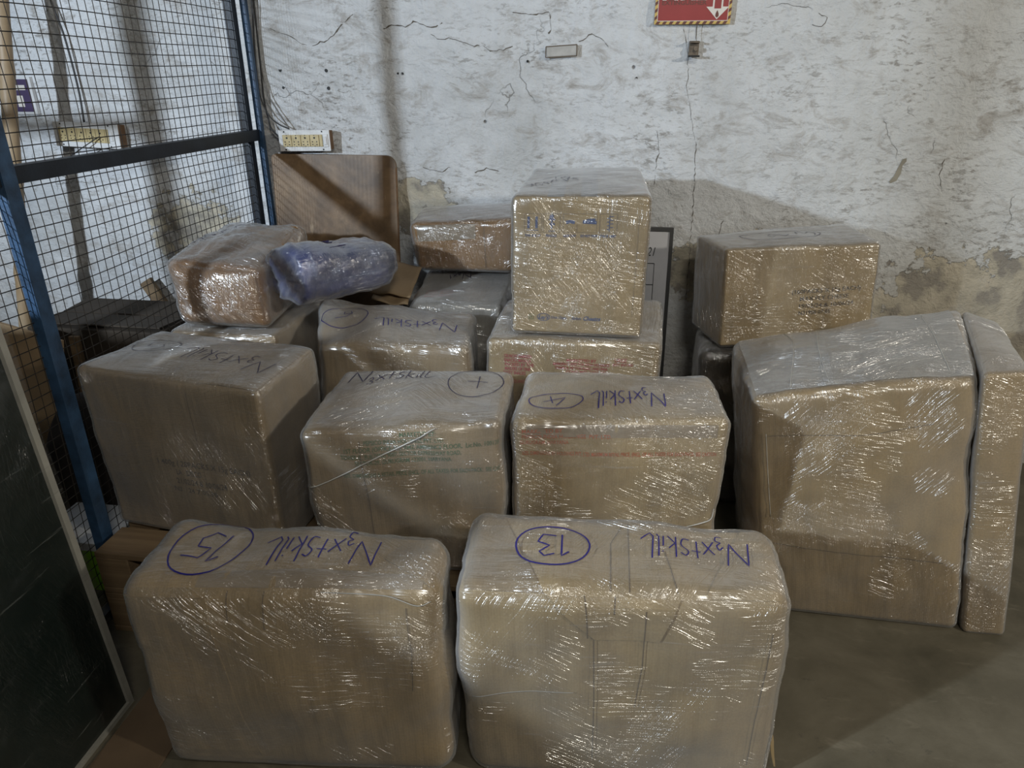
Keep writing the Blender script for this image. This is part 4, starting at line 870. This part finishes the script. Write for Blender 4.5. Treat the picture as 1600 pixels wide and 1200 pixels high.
# --- grey box beneath the back box
t, wb, wf = parcel('wrapped_box', 'greyish film-wrapped carton squeezed between the box marked 6 and the wall',
    [(-.700, 2.355, .800), (-.375, 2.40, .800), (-.375, 2.92, .840), (-.735, 2.90, .840)], [(-.69, 2.37, 0), (-.375, 2.45, 0), (-.375, 2.92, 0), (-.73, 2.90, 0)], K['grey'], F_[6], r=.022, group=G,
    bulge=dict(F=.006, T=.004, R=.0, L=.004), amp=.003, seed=111, n=22)
wf.strokes('handwriting', 'T', place(hand_word()[:5], -.07, .0, .05, PI + .2, .8), M['inkdark'], t, w=.0025, off=wf.ink)
for k in range(4): print_on(wb, 'T', 'MASALA MUNCH', -.08, -.12 - k * .02, .014, M['pred'], t, width=.10, rot=.15)
# --- orange brown box at the wall
t, wb, wf = parcel('wrapped_box', 'orange-brown film-wrapped carton against the wall, left of the tall box',
    [(-.752, 2.615, 1.035), (-.360, 2.62, 1.060), (-.385, 2.955, 1.072), (-.795, 2.955, 1.035)], [(-.735, 2.625, .860), (-.365, 2.63, .860), (-.385, 2.95, .866), (-.77, 2.95, .866)], K['orange'], F_[6], r=.020, group=G,
    bulge=dict(F=.008, T=.010, R=.004, L=.006), amp=.003, seed=121, n=22)
wb.slab('tape_strip', 'F', [(-.97, .25), (.25, .35), (.25, .95), (-.97, .95)], M['tape'], t, .0008, .0004)
wb.strokes('crease_line', 'F', [[(.08, .085), (.085, -.08)]], M['seam'], t, w=.0015, off=.0016)
# --- right back box and what it stands on
t, wb, wf = parcel('wrapped_box', 'glossy film-wrapped carton at the wall behind the biggest box, date 19/02/24 printed',
    [(.392, 2.475, 1.005), (.888, 2.50, 1.035), (.865, 2.835, 1.035), (.315, 2.72, 1.00)], [(.408, 2.48, .655), (.915, 2.505, .700), (.89, 2.84, .700), (.335, 2.73, .655)], K['pale'], F_[4], r=.008, group=G,
    bulge=dict(F=.004, T=.006, R=.004, L=.004), amp=.0025, seed=131, n=26, rfilm=.011)
wf.strokes('handwriting', 'T', [circ(-.02, .0, .14, .07, n=30, wob=.05)] + number('8', -.03, 0, .07, 1.3, 1.3) + number('3', .07, .01, .07, 1.3, 1.3), M['inkdark'], t, w=.003, off=wf.ink)
for i, (s_, x_, wd) in enumerate((('(160PACKS X 15g EACH)', .095, .24), ('MAX FLY CHEESE', .09, .17), ('19/02/24 & 10/06/24', .10, .19), ('N31900 07 05', .06, .11))):
    print_on(wb, 'F', s_, x_, .02 - i * .026, .021, M['pblack'], t, width=wd, rot=.03)
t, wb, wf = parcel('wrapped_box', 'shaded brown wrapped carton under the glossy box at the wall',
    [(.345, 2.47, .628), (.86, 2.47, .636), (.86, 2.86, .660), (.36, 2.80, .628)], [(.37, 2.48, 0), (.86, 2.48, 0), (.86, 2.86, 0), (.37, 2.80, 0)], M['cardshade'], F_[5], r=.03, group=G, bulge=dict(F=.01, T=.0), amp=.004, seed=141, n=16)

# --- blue bundle: a rolled padding with crumpled film
def bundle():
    t = root('blue_bundle', (-.95, 2.30, .84), 'crumpled blue padding bundle wrapped in film, resting beside the brown parcel', 'bundle')
    a = np.array([-1.020, 2.09, .960]); b = np.array([-.775, 2.42, .955]); ax = (b - a) / np.linalg.norm(b - a); s1 = np.cross(ax, [0, 0, 1]); s1 /= np.linalg.norm(s1); s2 = np.cross(s1, ax)
    prof = [(.0, .0), (.0, .45), (.0, .80), (.004, .95), (.02, 1.02), (.07, 1.03), (.15, 1.0), (.23, .98), (.31, .93), (.345, .82), (.375, .55), (.38, 0)]
    P = np.array(smoothline([(x, y, 0) for x, y in prof], 5))
    for nm, mat, off, se, am in (('padding_roll', M['bluestuff'], 0, 7, .012), ('stretch_film', film('film_bundle', 12, .08, (.40, .43, .52), crumple=1.0, ang=(0, 40, 80), ior=1.62), .007, 7, .014)):
        n = 56; vs = []; uv = []
        sn, sn2, sn3 = SN(se, 3.2), SN(se + 1, 13), SN(se + 2, 28)
        for (x, r_, _) in P:
            for k in range(n):
                th = 2 * math.pi * k / n; ce, se_ = math.cos(th), math.sin(th)
                sq = (abs(ce) ** 3.2 + abs(se_) ** 3.2) ** (-1 / 3.2)
                rx, rz = .118 * sq, .078 * sq
                q = a + ax * (x * 1.0 - (off if x < .01 else -off * (x > .37))) + s1 * (r_ * rx + off * (r_ > .3)) * ce + s2 * (r_ * rz + off * (r_ > .3)) * se_
                vs.append(q); uv.append((x + r_ * .09 * (x < .03), th * .1))
        vs = np.array(vs); c = vs - (a + np.outer((vs - a) @ ax, ax)); ln = np.linalg.norm(c, axis=1)[:, None] + 1e-6
        d = am * sn(vs) * .7 + .0035 * sn2(vs) + .0015 * sn3(vs)
        front = np.clip(1 - ((vs - a) @ ax) / .02, 0, 1)
        vs = vs + c / ln * (d * (1 - .5 * front))[:, None] - np.outer(front * (.004 * sn2(vs) + .0025 * sn3(vs)), ax)
        vs[:, 2] = np.maximum(vs[:, 2], .851 - off * .3)
        m = len(P); fs = [[i * n + k, (i + 1) * n + k, (i + 1) * n + (k + 1) % n, i * n + (k + 1) % n] for i in range(m - 1) for k in range(n)]
        o = mesh(nm, vs, fs, mat, t, True); ul = o.data.uv_layers.new(name='UVMap'); u = np.array(uv); vi = np.array([l.vertex_index for l in o.data.loops]); ul.data.foreach_set('uv', u[vi].ravel())
    pts = [[(x, y) for x, y in l] for l in place(hand_word()[:8], 0, 0, .05, 0)]
    V = []
    for l in pts:
        P3 = [tuple(a + ax * (.15 + y * 1.2) + s1 * (-x * .7) + np.array([0, 0, .088])) for x, y in l]
        V.append(tubegeo(P3, .0015, 4))
    mesh('handwriting', *merge(V), M['inkdark'], t)
bundle()
# --- cardboard scraps between the bundle and the back box
def scrap(name, pts, label, seed, zt=.004):
    n = 12; q = [np.array(p, float) for p in pts]; sn = SN(seed, 3); top = []
    for i in range(n + 1):
        for j in range(n + 1):
            u, v_ = i / n, j / n; p = q[0] * (1 - u) * (1 - v_) + q[1] * u * (1 - v_) + q[2] * u * v_ + q[3] * (1 - u) * v_; top.append(p)
    top = np.array(top); top[:, 2] += .006 * sn(top) + .004 * SN(seed + 9, 9)(top); V = np.concatenate([top, top - [0, 0, zt]]); m = (n + 1) ** 2; fs = []
    for i in range(n):
        for j in range(n): k = i * (n + 1) + j; fs += [[k, k + n + 1, k + n + 2, k + 1], [m + k, m + k + 1, m + k + n + 2, m + k + n + 1]]
    rg = [i * (n + 1) for i in range(n + 1)] + [n * (n + 1) + j for j in range(1, n + 1)] + [i * (n + 1) + n for i in range(n - 1, -1, -1)] + [j for j in range(n - 1, 0, -1)]
    for i in range(len(rg)): a, b = rg[i], rg[(i + 1) % len(rg)]; fs.append([a, m + a, m + b, b])
    return tagtop(mesh(name, V, fs, M['card'], None, True), label, 'cardboard')
scrap('torn_cardboard', [(-.86, 2.40, .835), (-.70, 2.37, .825), (-.70, 2.55, .885), (-.90, 2.62, .90)], 'torn brown cardboard piece lying right of the blue bundle', 5)
scrap('folded_cardboard', [(-.84, 2.36, .810), (-.705, 2.355, .806), (-.72, 2.46, .826), (-.86, 2.50, .830)], 'lower folded strip of cardboard beneath the torn piece', 8)
